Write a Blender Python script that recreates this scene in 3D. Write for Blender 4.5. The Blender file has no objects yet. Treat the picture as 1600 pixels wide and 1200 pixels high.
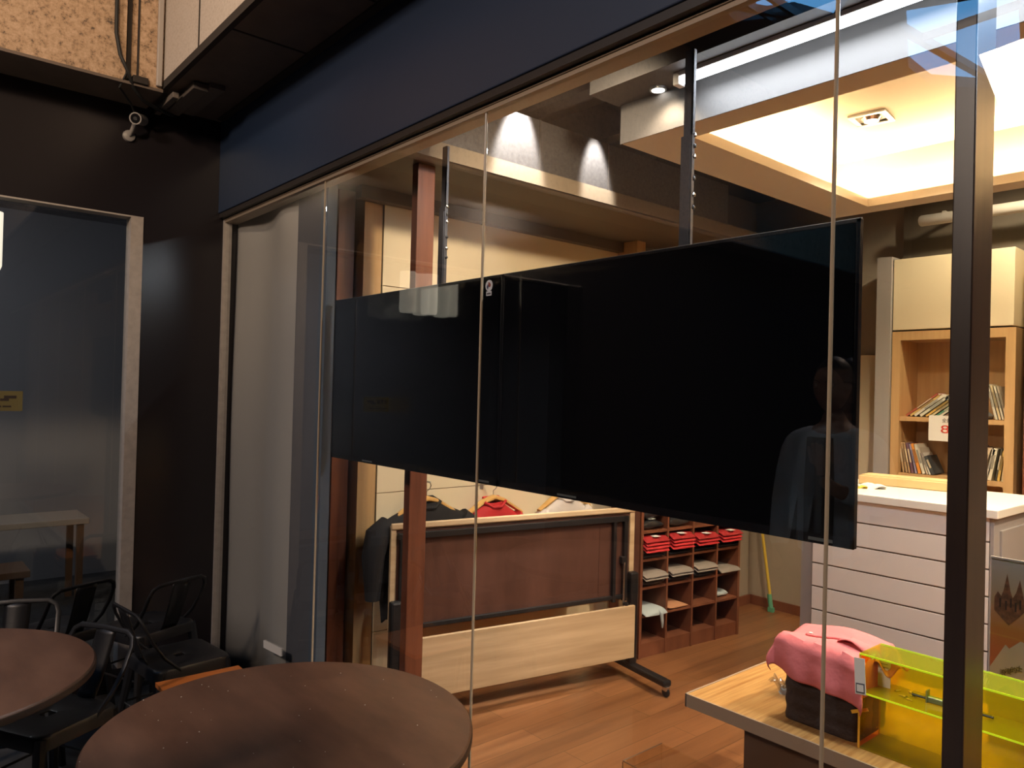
import bpy, bmesh, math, random
from math import radians as R, sin, cos, pi, sqrt
from mathutils import Vector, Matrix, Euler
random.seed(7)
C = bpy.context.scene
COL = C.collection
# ---------------------------------------------------------------- camera
f_px, yaw, pitch, roll = 1174.6, 0.862522, 0.009472, 0.02601
fw = Vector((-sin(yaw)*cos(pitch), cos(yaw)*cos(pitch), sin(pitch)))
r0 = Vector((cos(yaw), sin(yaw), 0)); u0 = r0.cross(fw)
rr = r0*cos(roll)+u0*sin(roll); uu = -r0*sin(roll)+u0*cos(roll)
cam = bpy.data.cameras.new('camera'); camo = bpy.data.objects.new('camera', cam); COL.objects.link(camo)
cam.sensor_width = 36; cam.lens = 36*f_px/1600; cam.clip_start = 0.02
m = Matrix(((rr.x, uu.x, -fw.x, 0), (rr.y, uu.y, -fw.y, 0), (rr.z, uu.z, -fw.z, 1.6), (0, 0, 0, 1)))
camo.matrix_world = m
C.camera = camo
# ---------------------------------------------------------------- world, exposure
C.view_settings.view_transform = 'Standard'; C.view_settings.look = 'None'
C.view_settings.gamma = 1; C.view_settings.exposure = 0.35; C.view_settings.use_curve_mapping = False
w = bpy.data.worlds.new('dusk_sky'); C.world = w; w.use_nodes = True
bg = w.node_tree.nodes['Background']; bg.inputs[0].default_value = (0.13, 0.44, 0.90, 1); bg.inputs[1].default_value = 7.0
C.cycles.max_bounces = 10; C.cycles.transparent_max_bounces = 24; C.cycles.caustics_reflective = False
C.cycles.sample_clamp_indirect = 4
def light(name, typ, loc, tgt, power, col, size=None, size_y=None, **k):
    l = bpy.data.lights.new(name, typ); o = bpy.data.objects.new(name, l); COL.objects.link(o)
    o.location = loc; l.energy = power; l.color = col
    if typ == 'AREA':
        l.shape = 'RECTANGLE' if size_y else 'SQUARE'; l.size = size
        if size_y: l.size_y = size_y
    elif size is not None: l.shadow_soft_size = size
    d = (Vector(tgt)-Vector(loc)); o.rotation_euler = d.to_track_quat('-Z', 'Y').to_euler()
    for a, b in k.items(): setattr(l, a, b)
    return o
WARM = (1.0, 0.66, 0.32); WARM2 = (1.0, 0.80, 0.55); COOL = (0.88, 0.94, 1.0)
# cove strips of the ceiling tray (they shine up on the raised ceiling)
light('cove_strip_light_side', 'AREA', (-1.97, 3.3, 2.70), (-1.85, 3.3, 2.95), 26, WARM, 1.6, 0.05)
bpy.data.objects['cove_strip_light_side'].rotation_euler = (0, R(180-25), R(0))
bpy.data.objects['cove_strip_light_side'].data.shape = 'RECTANGLE'
bpy.data.objects['cove_strip_light_side'].data.size = 0.05; bpy.data.objects['cove_strip_light_side'].data.size_y = 1.6
light('cove_strip_light_rear', 'AREA', (-0.2, 4.16, 2.70), (-0.2, 4.05, 2.95), 52, WARM, 3.4, 0.05)
light('cove_strip_light_front', 'AREA', (-0.2, 2.45, 2.70), (-0.2, 2.56, 2.95), 9, WARM, 3.4, 0.05)
# one recessed tray spot; two more added out of view to fill the room
SPOTS = [(-1.42, 3.62, 2.93, 150), (-0.1, 3.3, 2.93, 190), (1.1, 3.3, 2.93, 170)]
for x, y, z, e in SPOTS:
    light('ceiling_spot_and_fill', 'SPOT', (x, y, z), (x, y, 0), e, WARM2, 0.04, spot_size=R(125), spot_blend=0.7)
light('round_spot_and_wall_fill', 'SPOT', (-1.85, 2.30, 2.78), (-1.9, 2.5, 0), 10, WARM2, 0.03, spot_size=R(120), spot_blend=0.6)
light('round_spot_and_wall_fill', 'SPOT', (-1.55, 1.80, 2.85), (-3.2, 2.8, 1.8), 105, WARM2, 0.05, spot_size=R(80), spot_blend=0.8)  # wall wash added to light the cream left wall, no visible lamp
light('tube_light', 'AREA', (-0.45, 2.26, 2.765), (-0.45, 2.26, 0), 30, COOL, 2.5, 0.05)
light('ceiling_spot_and_fill', 'SPOT', (-1.15, 4.45, 3.05), (-1.6, 5.05, 1.7), 70, (1, .84, .55), 0.05, spot_size=R(110), spot_blend=0.8)  # fill added to brighten the cream doors and bookcases, source unseen
# two narrow spots that graze the metal duct
light('duct_spot_light', 'SPOT', (-2.47, 2.24, 3.04), (-2.62, 2.22, 2.62), 190, (1, .95, .88), 0.02, spot_size=R(44), spot_blend=0.5)
light('duct_spot_light', 'SPOT', (-2.47, 2.72, 3.02), (-2.62, 2.74, 2.62), 120, (1, .95, .88), 0.02, spot_size=R(36), spot_blend=0.5)
# warm courtyard lamp, then an unseen area fill added to brighten the tables
light('courtyard_lamp_and_fill', 'SPOT', (-1.2, -0.6, 3.85), (-4.0, 0.6, 3.7), 130, (1, .72, .46), 0.12, spot_size=R(75), spot_blend=0.6)
light('courtyard_lamp_and_fill', 'AREA', (-1.5, -2.6, 3.7), (-2.2, 0.8, 0.7), 75, (1, .76, .58), 0.5)
light('dim_room_fill_light', 'AREA', (-5.4, -.6, 2.8), (-6.2, .6, 0), 9, (.9, .9, 1), 0.5)  # fill added to brighten the room behind the left window
# ---------------------------------------------------------------- materials
def nt(name):
    m = bpy.data.materials.new(name); m.use_nodes = True; n = m.node_tree.nodes
    return m, n, m.node_tree.links, n['Principled BSDF']
def mat(name, col, rough=.5, metal=0, spec=.5, bump=0, scale=40, var=0, emit=None, es=0, coat=0):
    m, n, l, b = nt(name)
    b.inputs['Base Color'].default_value = (*col, 1); b.inputs['Roughness'].default_value = rough
    b.inputs['Metallic'].default_value = metal; b.inputs['Specular IOR Level'].default_value = spec
    b.inputs['Coat Weight'].default_value = coat; b.inputs['Coat Roughness'].default_value = .03
    if emit: b.inputs['Emission Color'].default_value = (*emit, 1); b.inputs['Emission Strength'].default_value = es
    if bump or var:
        tc = n.new('ShaderNodeTexCoord'); no = n.new('ShaderNodeTexNoise'); no.inputs['Scale'].default_value = scale
        no.inputs['Detail'].default_value = 4; l.new(tc.outputs['Object'], no.inputs['Vector'])
        if var:
            cr = n.new('ShaderNodeValToRGB'); cr.color_ramp.elements[0].position = .3; cr.color_ramp.elements[1].position = .7
            cr.color_ramp.elements[0].color = (*[c*(1-var) for c in col], 1); cr.color_ramp.elements[1].color = (*[min(1, c*(1+var)) for c in col], 1)
            l.new(no.outputs['Fac'], cr.inputs['Fac']); l.new(cr.outputs['Color'], b.inputs['Base Color'])
        if bump:
            bp = n.new('ShaderNodeBump'); bp.inputs['Strength'].default_value = bump; bp.inputs['Distance'].default_value = .01
            l.new(no.outputs['Fac'], bp.inputs['Height']); l.new(bp.outputs['Normal'], b.inputs['Normal'])
    return m
def wood(name, c1, c2, sc=(3, 40, 40), rough=.4, plank=None, noise=1.0, bump=.05, coat=0):
    """grain runs along the axis with the small scale"""
    m, n, l, b = nt(name)
    tc = n.new('ShaderNodeTexCoord'); mp = n.new('ShaderNodeMapping'); mp.inputs['Scale'].default_value = sc
    no = n.new('ShaderNodeTexNoise'); no.inputs['Scale'].default_value = noise; no.inputs['Detail'].default_value = 6; no.inputs['Roughness'].default_value = .6
    l.new(tc.outputs['Object'], mp.inputs['Vector']); l.new(mp.outputs['Vector'], no.inputs['Vector'])
    cr = n.new('ShaderNodeValToRGB'); cr.color_ramp.elements[0].position = .32; cr.color_ramp.elements[1].position = .68
    cr.color_ramp.elements[0].color = (*c1, 1); cr.color_ramp.elements[1].color = (*c2, 1)
    l.new(no.outputs['Fac'], cr.inputs['Fac']); out = cr.outputs['Color']
    if plank:
        mp2 = n.new('ShaderNodeMapping'); mp2.inputs['Rotation'].default_value = (0, 0, pi/2); l.new(tc.outputs['Object'], mp2.inputs['Vector'])
        br = n.new('ShaderNodeTexBrick'); br.inputs['Scale'].default_value = 1
        br.inputs['Brick Width'].default_value = plank[0]; br.inputs['Row Height'].default_value = plank[1]; br.inputs['Mortar Size'].default_value = .0015
        br.inputs['Color1'].default_value = (1, 1, 1, 1); br.inputs['Color2'].default_value = (.78, .78, .78, 1); br.inputs['Mortar'].default_value = (.3, .3, .3, 1)
        l.new(mp2.outputs['Vector'], br.inputs['Vector'])
        mx = n.new('ShaderNodeMix'); mx.data_type = 'RGBA'; mx.blend_type = 'MULTIPLY'; mx.inputs['Factor'].default_value = 1
        l.new(out, mx.inputs['A']); l.new(br.outputs['Color'], mx.inputs['B']); out = mx.outputs['Result']
    l.new(out, b.inputs['Base Color']); b.inputs['Roughness'].default_value = rough; b.inputs['Coat Weight'].default_value = coat
    b.inputs['Coat Roughness'].default_value = .15
    if bump:
        bp = n.new('ShaderNodeBump'); bp.inputs['Strength'].default_value = bump; bp.inputs['Distance'].default_value = .005
        l.new(no.outputs['Fac'], bp.inputs['Height']); l.new(bp.outputs['Normal'], b.inputs['Normal'])
    return m
def stone(name, c1, c2, c3, scale=60, rough=.6):
    m, n, l, b = nt(name)
    tc = n.new('ShaderNodeTexCoord'); no = n.new('ShaderNodeTexNoise'); no.inputs['Scale'].default_value = scale; no.inputs['Detail'].default_value = 8
    no.inputs['Roughness'].default_value = .75
    l.new(tc.outputs['Object'], no.inputs['Vector'])
    cr = n.new('ShaderNodeValToRGB'); e = cr.color_ramp.elements; e[0].position = .34; e[1].position = .62
    e[0].color = (*c1, 1); e[1].color = (*c3, 1); k = e.new(.46); k.color = (*c2, 1)
    l.new(no.outputs['Fac'], cr.inputs['Fac']); l.new(cr.outputs['Color'], b.inputs['Base Color']); b.inputs['Roughness'].default_value = rough
    bp = n.new('ShaderNodeBump'); bp.inputs['Strength'].default_value = .2; bp.inputs['Distance'].default_value = .004
    l.new(no.outputs['Fac'], bp.inputs['Height']); l.new(bp.outputs['Normal'], b.inputs['Normal'])
    return m
def glassmat(name, tint=(1, 1, 1), ior=1.5, gloss=(1, 1, 1), rough=0.0, dif=None, df=0.0):
    m = bpy.data.materials.new(name); m.use_nodes = True; n = m.node_tree.nodes; l = m.node_tree.links; n.clear()
    out = n.new('ShaderNodeOutputMaterial'); t = n.new('ShaderNodeBsdfTransparent'); t.inputs[0].default_value = (*tint, 1)
    g = n.new('ShaderNodeBsdfGlossy'); g.inputs['Color'].default_value = (*gloss, 1); g.inputs['Roughness'].default_value = rough
    fr = n.new('ShaderNodeFresnel'); fr.inputs['IOR'].default_value = ior
    ge = n.new('ShaderNodeNewGeometry'); ma = n.new('ShaderNodeMath'); ma.operation = 'SUBTRACT'; ma.inputs[0].default_value = 1
    l.new(ge.outputs['Backfacing'], ma.inputs[1])
    mu = n.new('ShaderNodeMath'); mu.operation = 'MULTIPLY'; l.new(fr.outputs[0], mu.inputs[0]); l.new(ma.outputs[0], mu.inputs[1])
    mx = n.new('ShaderNodeMixShader'); l.new(mu.outputs[0], mx.inputs[0]); l.new(t.outputs[0], mx.inputs[1]); l.new(g.outputs[0], mx.inputs[2])
    last = mx.outputs[0]
    if dif:
        d1 = n.new('ShaderNodeBsdfDiffuse'); d1.inputs[0].default_value = (*dif, 1); d2 = n.new('ShaderNodeBsdfTranslucent'); d2.inputs[0].default_value = (*dif, 1)
        m1 = n.new('ShaderNodeMixShader'); l.new(d1.outputs[0], m1.inputs[1]); l.new(d2.outputs[0], m1.inputs[2])
        m2 = n.new('ShaderNodeMixShader'); m2.inputs[0].default_value = df; l.new(last, m2.inputs[1]); l.new(m1.outputs[0], m2.inputs[2]); last = m2.outputs[0]
    l.new(last, out.inputs[0]); return m
M = dict(
 glass=glassmat('pane_glass', (.97, .98, .98), 1.62),
 oldglass=glassmat('window_glass', (.9, .92, .92), 1.7),
 acr=glassmat('yellow_acrylic', (.84, .76, .02), 1.45, (1, 1, .8), dif=(.66, .62, .02), df=.36),
 acr_top=glassmat('pale_yellow_acrylic', (.80, .86, .22), 1.5, (1, 1, .9), dif=(.6, .66, .08), df=.25),
 acr_orange=glassmat('orange_acrylic', (.98, .62, .12), 1.45, (1, .9, .6)),
 acr_clear=glassmat('clear_acrylic', (.97, .95, .91), 1.5),
 holder=glassmat('clear_holder', (.96, .96, .96), 1.4),
 bag=glassmat('clear_film', (.8, .8, .82), 1.9, rough=.1),
 fascia=mat('fascia_blue_paint', (.019, .035, .075), .45, bump=.15, scale=6),
 dark=mat('dark_wall_paint', (.017, .014, .016), .22, bump=.05, scale=3),
 darksoffit=mat('dark_paint', (.02, .016, .015), .5),
 beige=mat('beige_trim', (.34, .26, .19), .5),
 seal=mat('glass_seal', (.50, .40, .28), .25, spec=.8),
 trimw=mat('worn_white_paint', (.42, .37, .33), .6, bump=.3, scale=30, var=.1),
 whitep=mat('white_backing_board', (.50, .46, .42), .35, bump=.15, scale=2),
 greyp=mat('board_gradient_grey', (.13, .13, .145), .4),
 stone=stone('pink_granite', (.08, .06, .05), (.50, .33, .20), (.66, .47, .32), 38),
 slab=stone('light_stone', (.45, .38, .31), (.56, .49, .42), (.62, .55, .48), 90, .7),
 soff=mat('soffit_tile', (.16, .12, .095), .7, var=.12, scale=8, bump=.1),
 joint=mat('stone_joint', (.035, .028, .024), .9),
 redwood=wood('red_stained_timber', (.12, .036, .018), (.20, .066, .033), (30, 30, 2), .35),
 darkwood=wood('dark_stained_timber', (.022, .011, .008), (.042, .022, .015), (30, 30, 2), .35),
 oak=wood('light_oak', (.50, .30, .13), (.60, .38, .18), (30, 30, 1.5), .45),
 oaky=wood('light_oak_board', (.44, .30, .17), (.60, .43, .26), (22, 1.2, 22), .4),
 mahog=wood('mahogany_laminate', (.060, .024, .016), (.098, .041, .028), (8, 8, 2), .4),
 cherry=wood('cherry_shelving', (.15, .050, .026), (.22, .080, .040), (12, 12, 3), .4),
 zebra=wood('striped_table_top', (.38, .17, .045), (.66, .38, .13), (60, 2, 60), .35, noise=1.3),
 edge=mat('table_edge_band', (.42, .31, .22), .5),
 darkside=mat('brown_base_panel', (.12, .065, .035), .5),
 floor=wood('shop_floorboards', (.20, .080, .032), (.33, .145, .058), (16, 1.0, 16), .28, plank=(1.2, .14), bump=.02),
 ground=mat('paving', (.05, .05, .052), .6, var=.3, scale=12, bump=.2),
 cream=mat('cream_wall_panel', (.78, .66, .46), .6),
 creamgap=mat('panel_groove', (.24, .15, .07), .7),
 trayw=mat('pale_grey_wall', (.72, .64, .55), .7),
 wallg=mat('warm_grey_wall', (.36, .30, .24), .7),
 ceilbrown=mat('brown_ceiling', (.11, .085, .065), .7),
 soffit=mat('brown_soffit', (.11, .085, .065), .6),
 soffbeige=mat('beige_bulkhead', (.17, .13, .09), .6),
 joist=mat('dark_joist', (.045, .035, .03), .7),
 ceilgrey=mat('grey_ceiling', (.075, .068, .066), .65),
 traymat=mat('tray_paint', (.66, .60, .52), .7),
 duct=None,
 black=mat('black_metal', (.012, .012, .014), .42, spec=.6, bump=.05, scale=50),
 blackm=mat('black_satin_steel', (.018, .017, .018), .35, metal=.3),
 strut=mat('grey_painted_steel', (.055, .058, .07), .4, metal=.4),
 chrome=mat('chrome', (.7, .7, .7), .15, metal=1),
 brushed=mat('aluminium', (.55, .55, .55), .35, metal=1),
 tvscreen=mat('switched_off_screen', (.0035, .0038, .005), .03, spec=.5, coat=.6),
 tvbez=mat('television_bezel', (.006, .006, .008), .25),
 tabletop=wood('outdoor_table_top', (.125, .062, .040), (.20, .105, .068), (2.2, 6, 6), .42, noise=1.6, coat=0),
 tableedge=mat('table_top_edge', (.05, .03, .02), .5),
 orange=mat('orange_laminate', (.52, .16, .035), .45),
 whitecab=mat('white_laminate', (.80, .74, .70), .4),
 whitetop=mat('white_counter_top', (.85, .80, .72), .4),
 cabgroove=mat('slat_groove', (.20, .15, .12), .6),
 greycab=mat('grey_laminate', (.34, .31, .30), .5),
 maple=wood('maple_box', (.70, .50, .24), (.80, .60, .32), (3, 20, 20), .5),
 paper=mat('white_paper', (.82, .78, .72), .7),
 yellowp=mat('yellow_paper', (.80, .55, .05), .6),
 pink=mat('pink_cotton', (.80, .205, .21), .85, bump=.9, scale=9),
 pinkdark=mat('pink_cotton_shadow_lining', (.60, .15, .15), .85),
 crate=mat('dark_brown_basket', (.035, .018, .014), .7, bump=.5, scale=60),
 neon=mat('acrylic_edge_glow', (.75, .98, .02), .3, emit=(.6, .9, .02), es=.3),  # edge glow put in as emission, no lamp inside
 neono=mat('orange_acrylic_edge', (.95, .50, .05), .3),
 steelpart=mat('galvanised_steel', (.30, .34, .30), .35, metal=.6),
 red=mat('red_cloth', (.52, .022, .026), .75, bump=.3, scale=25),
 blackc=mat('black_cloth', (.012, .011, .013), .85, bump=.2, scale=20),
 greyc=mat('grey_cloth', (.24, .20, .17), .85, bump=.3, scale=25),
 bluec=mat('pale_blue_cloth', (.40, .45, .46), .8, bump=.3, scale=25),
 navy=mat('navy_cloth', (.022, .024, .036), .6, bump=.3, scale=25),
 tan=mat('tan_cloth', (.48, .22, .11), .85, bump=.3, scale=25),
 whitec=mat('white_cloth', (.68, .62, .58), .85, bump=.2, scale=20),
 hanger=wood('hanger_wood', (.62, .34, .10), (.74, .46, .17), (10, 2, 10), .35),
 plast=glassmat('clear_plastic_wrap', (.86, .86, .86), 1.7, rough=.08),
 stick=mat('sticker_white', (.75, .75, .8), .5),
 green=mat('green_plastic', (.10, .32, .20), .5), yel=mat('yellow_handle', (.62, .42, .05), .45),
 ledw=mat('lit_tube', (1, 1, 1), .5, emit=(.85, .93, 1.0), es=7),
 ledwarm=mat('lit_cove_strip', (1, 1, 1), .5, emit=(1, .70, .35), es=8),
 bulb=mat('lit_bulb', (1, 1, 1), .5, emit=(1, .93, .82), es=12),
 pend=mat('lit_lamp_shade', (.8, .78, .7), .5, emit=(1, .93, .75), es=.7),
 cable=mat('black_cable', (.012, .012, .012), .6), pvc=mat('white_pvc', (.45, .40, .36), .5),
 cctvm=mat('camera_white_plastic', (.30, .28, .27), .4), lens=mat('camera_lens', (.01, .01, .012), .1),
 dimwall=mat('dim_grey_wall', (.34, .33, .34), .7), dimtable=mat('pale_table', (.42, .36, .30), .6),
 skin=mat('skin', (.42, .24, .17), .55), hair=mat('black_hair', (.012, .010, .010), .5),
 jacket=mat('pale_blue_jacket', (.62, .74, .86), .8), shirt=mat('brown_shirt', (.10, .07, .05), .8), trous=mat('dark_trousers', (.03, .03, .04), .8),
 lglass=mat('spectacle_frame', (.02, .02, .02), .3),
)
def metal_duct():
    m, n, l, b = nt('galvanised_duct')
    b.inputs['Metallic'].default_value = .55; b.inputs['Roughness'].default_value = .45
    tc = n.new('ShaderNodeTexCoord'); no = n.new('ShaderNodeTexNoise'); no.inputs['Scale'].default_value = 60; no.inputs['Detail'].default_value = 6
    l.new(tc.outputs['Object'], no.inputs['Vector']); cr = n.new('ShaderNodeValToRGB')
    cr.color_ramp.elements[0].color = (.06, .055, .055, 1); cr.color_ramp.elements[1].color = (.13, .12, .12, 1)
    l.new(no.outputs['Fac'], cr.inputs['Fac']); l.new(cr.outputs['Color'], b.inputs['Base Color'])
    bp = n.new('ShaderNodeBump'); bp.inputs['Strength'].default_value = .15; bp.inputs['Distance'].default_value = .003
    l.new(no.outputs['Fac'], bp.inputs['Height']); l.new(bp.outputs['Normal'], b.inputs['Normal']); return m
M['duct'] = metal_duct()
# ---------------------------------------------------------------- mesh helpers
class MB:
    def __init__(s): s.b = bmesh.new()
    def box(s, x0, x1, y0, y1, z0, z1, bev=0, mtx=None, mi=0):
        r = bmesh.ops.create_cube(s.b, size=1); vs = r['verts']
        for v in vs: v.co = Vector(((v.co.x+.5)*(x1-x0)+x0, (v.co.y+.5)*(y1-y0)+y0, (v.co.z+.5)*(z1-z0)+z0))
        fs = {f for v in vs for f in v.link_faces}
        if bev:
            es = list({e for v in vs for e in v.link_edges})
            r2 = bmesh.ops.bevel(s.b, geom=es, offset=bev, segments=2, affect='EDGES', profile=.5)
            fs = set(r2['faces'])|{f for f in fs if f.is_valid}; vs = list({v for f in fs for v in f.verts})
        for f in fs: f.material_index = mi
        if mtx is not None:
            for v in vs: v.co = mtx @ v.co
        return s
    def tube(s, pts, r, seg=8, closed=False, sx=1, sy=1, cap=True):
        pts = [Vector(p) for p in pts]; n = len(pts); rings = []; up = None
        for i, p in enumerate(pts):
            if closed: t = (pts[(i+1) % n]-pts[i-1])
            else: t = pts[min(i+1, n-1)]-pts[max(i-1, 0)]
            t.normalize()
            if up is None: up = Vector((0, 0, 1)) if abs(t.z) < .9 else Vector((1, 0, 0))
            a = up-t*up.dot(t)
            if a.length < 1e-4: a = t.orthogonal()
            a.normalize(); b_ = t.cross(a); up = a
            rad = r[i] if isinstance(r, (list, tuple)) else r
            rings.append([s.b.verts.new(p+(a*cos(2*pi*k/seg)*sx+b_*sin(2*pi*k/seg)*sy)*rad) for k in range(seg)])
        for i in range(n if closed else n-1):
            A, B = rings[i], rings[(i+1) % n]
            for k in range(seg): s.b.faces.new((A[k], A[(k+1) % seg], B[(k+1) % seg], B[k]))
        if cap and not closed: s.b.faces.new(rings[0][::-1]); s.b.faces.new(rings[-1])
        return s
    def lathe(s, prof, c=(0, 0, 0), seg=48, axis='Z', cap=True):
        rings = []
        for (r, z) in prof:
            ring = []
            for k in range(seg):
                a = 2*pi*k/seg; v = Vector((r*cos(a), r*sin(a), z))
                if axis == 'Y': v = Vector((v.x, v.z, v.y))
                if axis == 'X': v = Vector((v.z, v.x, v.y))
                ring.append(s.b.verts.new(v+Vector(c)))
            rings.append(ring)
        for A, B in zip(rings, rings[1:]):
            for k in range(seg): s.b.faces.new((A[k], A[(k+1) % seg], B[(k+1) % seg], B[k]))
        if cap: s.b.faces.new(rings[0][::-1]); s.b.faces.new(rings[-1])
        return s
    def prism(s, poly, a, b, plane='XZ'):
        """poly in the plane, extruded from a to b on the missing axis"""
        def P(u, v, w):
            return {'XZ': (u, w, v), 'XY': (u, v, w), 'YZ': (w, u, v)}[plane]
        A = [s.b.verts.new(P(u, v, a)) for u, v in poly]; B = [s.b.verts.new(P(u, v, b)) for u, v in poly]
        n = len(poly)
        s.b.faces.new(A); s.b.faces.new(B[::-1])
        for k in range(n): s.b.faces.new((A[k], B[k], B[(k+1) % n], A[(k+1) % n]))
        return s
    def grid(s, f, nu, nv):
        V = [[s.b.verts.new(f(i/nu, j/nv)) for j in range(nv+1)] for i in range(nu+1)]
        for i in range(nu):
            for j in range(nv): s.b.faces.new((V[i][j], V[i+1][j], V[i+1][j+1], V[i][j+1]))
        return s
    def move(s, mtx):
        for v in s.b.verts: v.co = mtx @ v.co
        return s
    def build(s, name, m, parent=None, smooth=False, loc=None, rot=None, mods=()):
        bmesh.ops.recalc_face_normals(s.b, faces=s.b.faces)
        me = bpy.data.meshes.new(name); s.b.to_mesh(me); s.b.free()
        for q in (m if isinstance(m, (list, tuple)) else [m]): me.materials.append(q)
        if smooth:
            for p in me.polygons: p.use_smooth = True
            try: me.set_sharp_from_angle(angle=R(40))
            except Exception: pass
        o = bpy.data.objects.new(name, me); COL.objects.link(o)
        if parent: o.parent = parent
        if loc: o.location = loc
        if rot: o.rotation_euler = rot
        return o
def tag(o, label=None, cat=None, group=None, kind=None):
    if label: o['label'] = label
    if cat: o['category'] = cat
    if group: o['group'] = group
    if kind: o['kind'] = kind
    return o
def thing(name, label, cat, loc=(0, 0, 0), rz=0, group=None):
    o = bpy.data.objects.new(name, None); COL.objects.link(o); o.location = loc; o.rotation_euler = (0, 0, rz); o.empty_display_size = .1
    return tag(o, label, cat, group)
def struct(name, mb, m, parent=None, label=None, smooth=False):
    o = mb.build(name, m, parent, smooth)
    if not parent: tag(o, label, None, None, 'structure')
    elif label: o['label'] = label
    return o
def dup(root, loc, rz, label, group=None):
    r = root.copy(); COL.objects.link(r); r.location = loc; r.rotation_euler = (0, 0, rz); r['label'] = label
    if group: r['group'] = group
    for ch in list(root.children):
        c = ch.copy(); COL.objects.link(c); c.parent = r
        for g in ch.children:
            d = g.copy(); COL.objects.link(d); d.parent = c
    return r
def box(x0, x1, y0, y1, z0, z1, bev=0): return MB().box(x0, x1, y0, y1, z0, z1, bev)
def text(name, body, size, m, parent, loc, rot, ext=.0006, align='LEFT'):
    c = bpy.data.curves.new(name, 'FONT'); c.body = body; c.size = size; c.extrude = ext; c.align_x = align
    o = bpy.data.objects.new(name, c); COL.objects.link(o); c.materials.append(m)
    me = bpy.data.meshes.new_from_object(o); o2 = bpy.data.objects.new(name, me); bpy.data.objects.remove(o); COL.objects.link(o2); o = o2
    if parent: o.parent = parent
    o.location = loc; o.rotation_euler = rot; return o
G = 1.5  # plane of the shop front
# ---------------------------------------------------------------- ground, floor, big shell
struct('ground', box(-12, 6, -9, G, -.1, 0), M['ground'], label='dark paved courtyard ground under the round tables')
struct('floor', box(-4.45, 3.2, G, 5.5, -.1, 0), M['floor'], label='reddish brown glossy wooden floorboards of the shop')
struct('wall_back', box(-3.4, 3.2, 5.26, 5.4, 0, 3.3), M['wallg'], label='warm grey back wall of the shop')
struct('wall_left', MB().box(-3.5, -3.245, 1.906, 5.26, 0, 3.12).box(-4.45, -3.5, 1.97, 2.05, 0, 3.12), M['wallg'], label='warm grey left wall of the shop')
struct('wall_right', box(3.1, 3.2, G, 5.3, 0, 3.3), M['wallg'], label='right wall of the shop out of view')
struct('ceiling', box(-4.45, 3.2, 1.5, 5.4, 3.12, 3.25), M['ceilbrown'], label='dark brown open ceiling above the joists')
bb = MB(); bb.box(-3.23, -3.0+.9, 5.245, 5.262, 0, .07); struct('baseboard_back', bb, M['cherry'], label='red brown baseboard at the foot of the back wall')
struct('baseboard_left', box(-3.232, -3.215, 4.56, 5.245, 0, .07), M['cherry'], label='red brown baseboard at the foot of the left shop wall')
# outdoors: left wall building with window, beams
lw = MB(); lw.box(-4.45, -4.25, 1.072, 2.6, 0, 3.3); lw.box(-4.45, -4.25, -7, 1.072, 2.458, 3.3); lw.box(-4.45, -4.25, -7, -1.2, 0, 2.458)
lw.box(-4.45, -4.25, -1.2, 1.072, 0, .12)
struct('wall_outdoor_left', lw, M['dark'], label='glossy dark painted wall with the left window in it')
wf = MB(); wf.box(-4.33, -4.244, 1.012, 1.072, .12, 2.458); wf.box(-4.33, -4.246, -1.2, 1.012, 2.45, 2.458)
win = struct('window_1', wf, M['trimw'], label='left shop window with worn white painted right edge in the dark wall')
tag(box(-4.30, -4.29, -1.2, 1.012, .12, 2.44).build('pane', M['oldglass'], win), 'dark reflecting pane')
# the dim room behind the left window
struct('wall_dim_room', MB().box(-7.0, -6.9, -2.5, 2.6, 0, 3).box(-7, -4.4, 2.5, 2.6, 0, 3).box(-7, -4.4, -2.5, -2.4, 0, 3), M['dimwall'], label='pale grey wall of the unlit room behind the left window')
struct('floor_dim_room', box(-7, -4.4, -2.5, 2.6, -.1, .02), M['ground'], label='dark floor of the unlit room behind the left window')
struct('ceiling_dim_room', box(-7, -4.4, -2.5, 2.6, 2.9, 3), M['dimwall'], label='ceiling of the unlit room behind the left window')
for i, (x, y, z, l, wd, lb) in enumerate([(-6.1, .75, .62, .9, .42, 'pale low table seen dimly through the left window'), (-5.3, .35, .46, .8, .3, 'brown bench seen dimly in front of the pale low table behind the left window')]):
    t = thing('low_table' if i == 0 else 'wooden_bench', lb, 'table' if i == 0 else 'bench', (x, y, .02))
    MB().box(-wd/2, wd/2, -l/2, l/2, z-.04, z, .004).build('tabletop' if i == 0 else 'seat', M['dimtable'] if i == 0 else M['darkside'], t)
    for sx in (-1, 1):
        for sy in (-1, 1): box(sx*(wd/2-.04)-.02, sx*(wd/2-.04)+.02, sy*(l/2-.05)-.02, sy*(l/2-.05)+.02, 0, z-.04).build('leg', M['darkside'], t)
tb = thing('paper_notice', 'small yellow paper notice stuck on the left window pane', 'notice', (-4.303, .515, 1.49), 0)
MB().box(-.001, .001, -.13, .056, -.048, .048).build('sheet', mat('yellow_notice_paper', (.30, .22, .08), .7), tb)
nb = MB()
for (y0, y1, z0, z1) in [(-.12, -.10, .005, .03), (-.09, -.072, .008, .032), (-.066, -.045, .004, .03), (-.035, .0, .0, .012), (-.02, .03, .012, .026), (-.12, -.075, -.03, -.022), (-.07, -.03, -.03, -.022), (-.025, .01, -.03, -.022)]:
    nb.box(.001, .0018, y0, y1, z0, z1)
nb.build('print', mat('faded_print', (.08, .05, .04), .8), tb)
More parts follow.
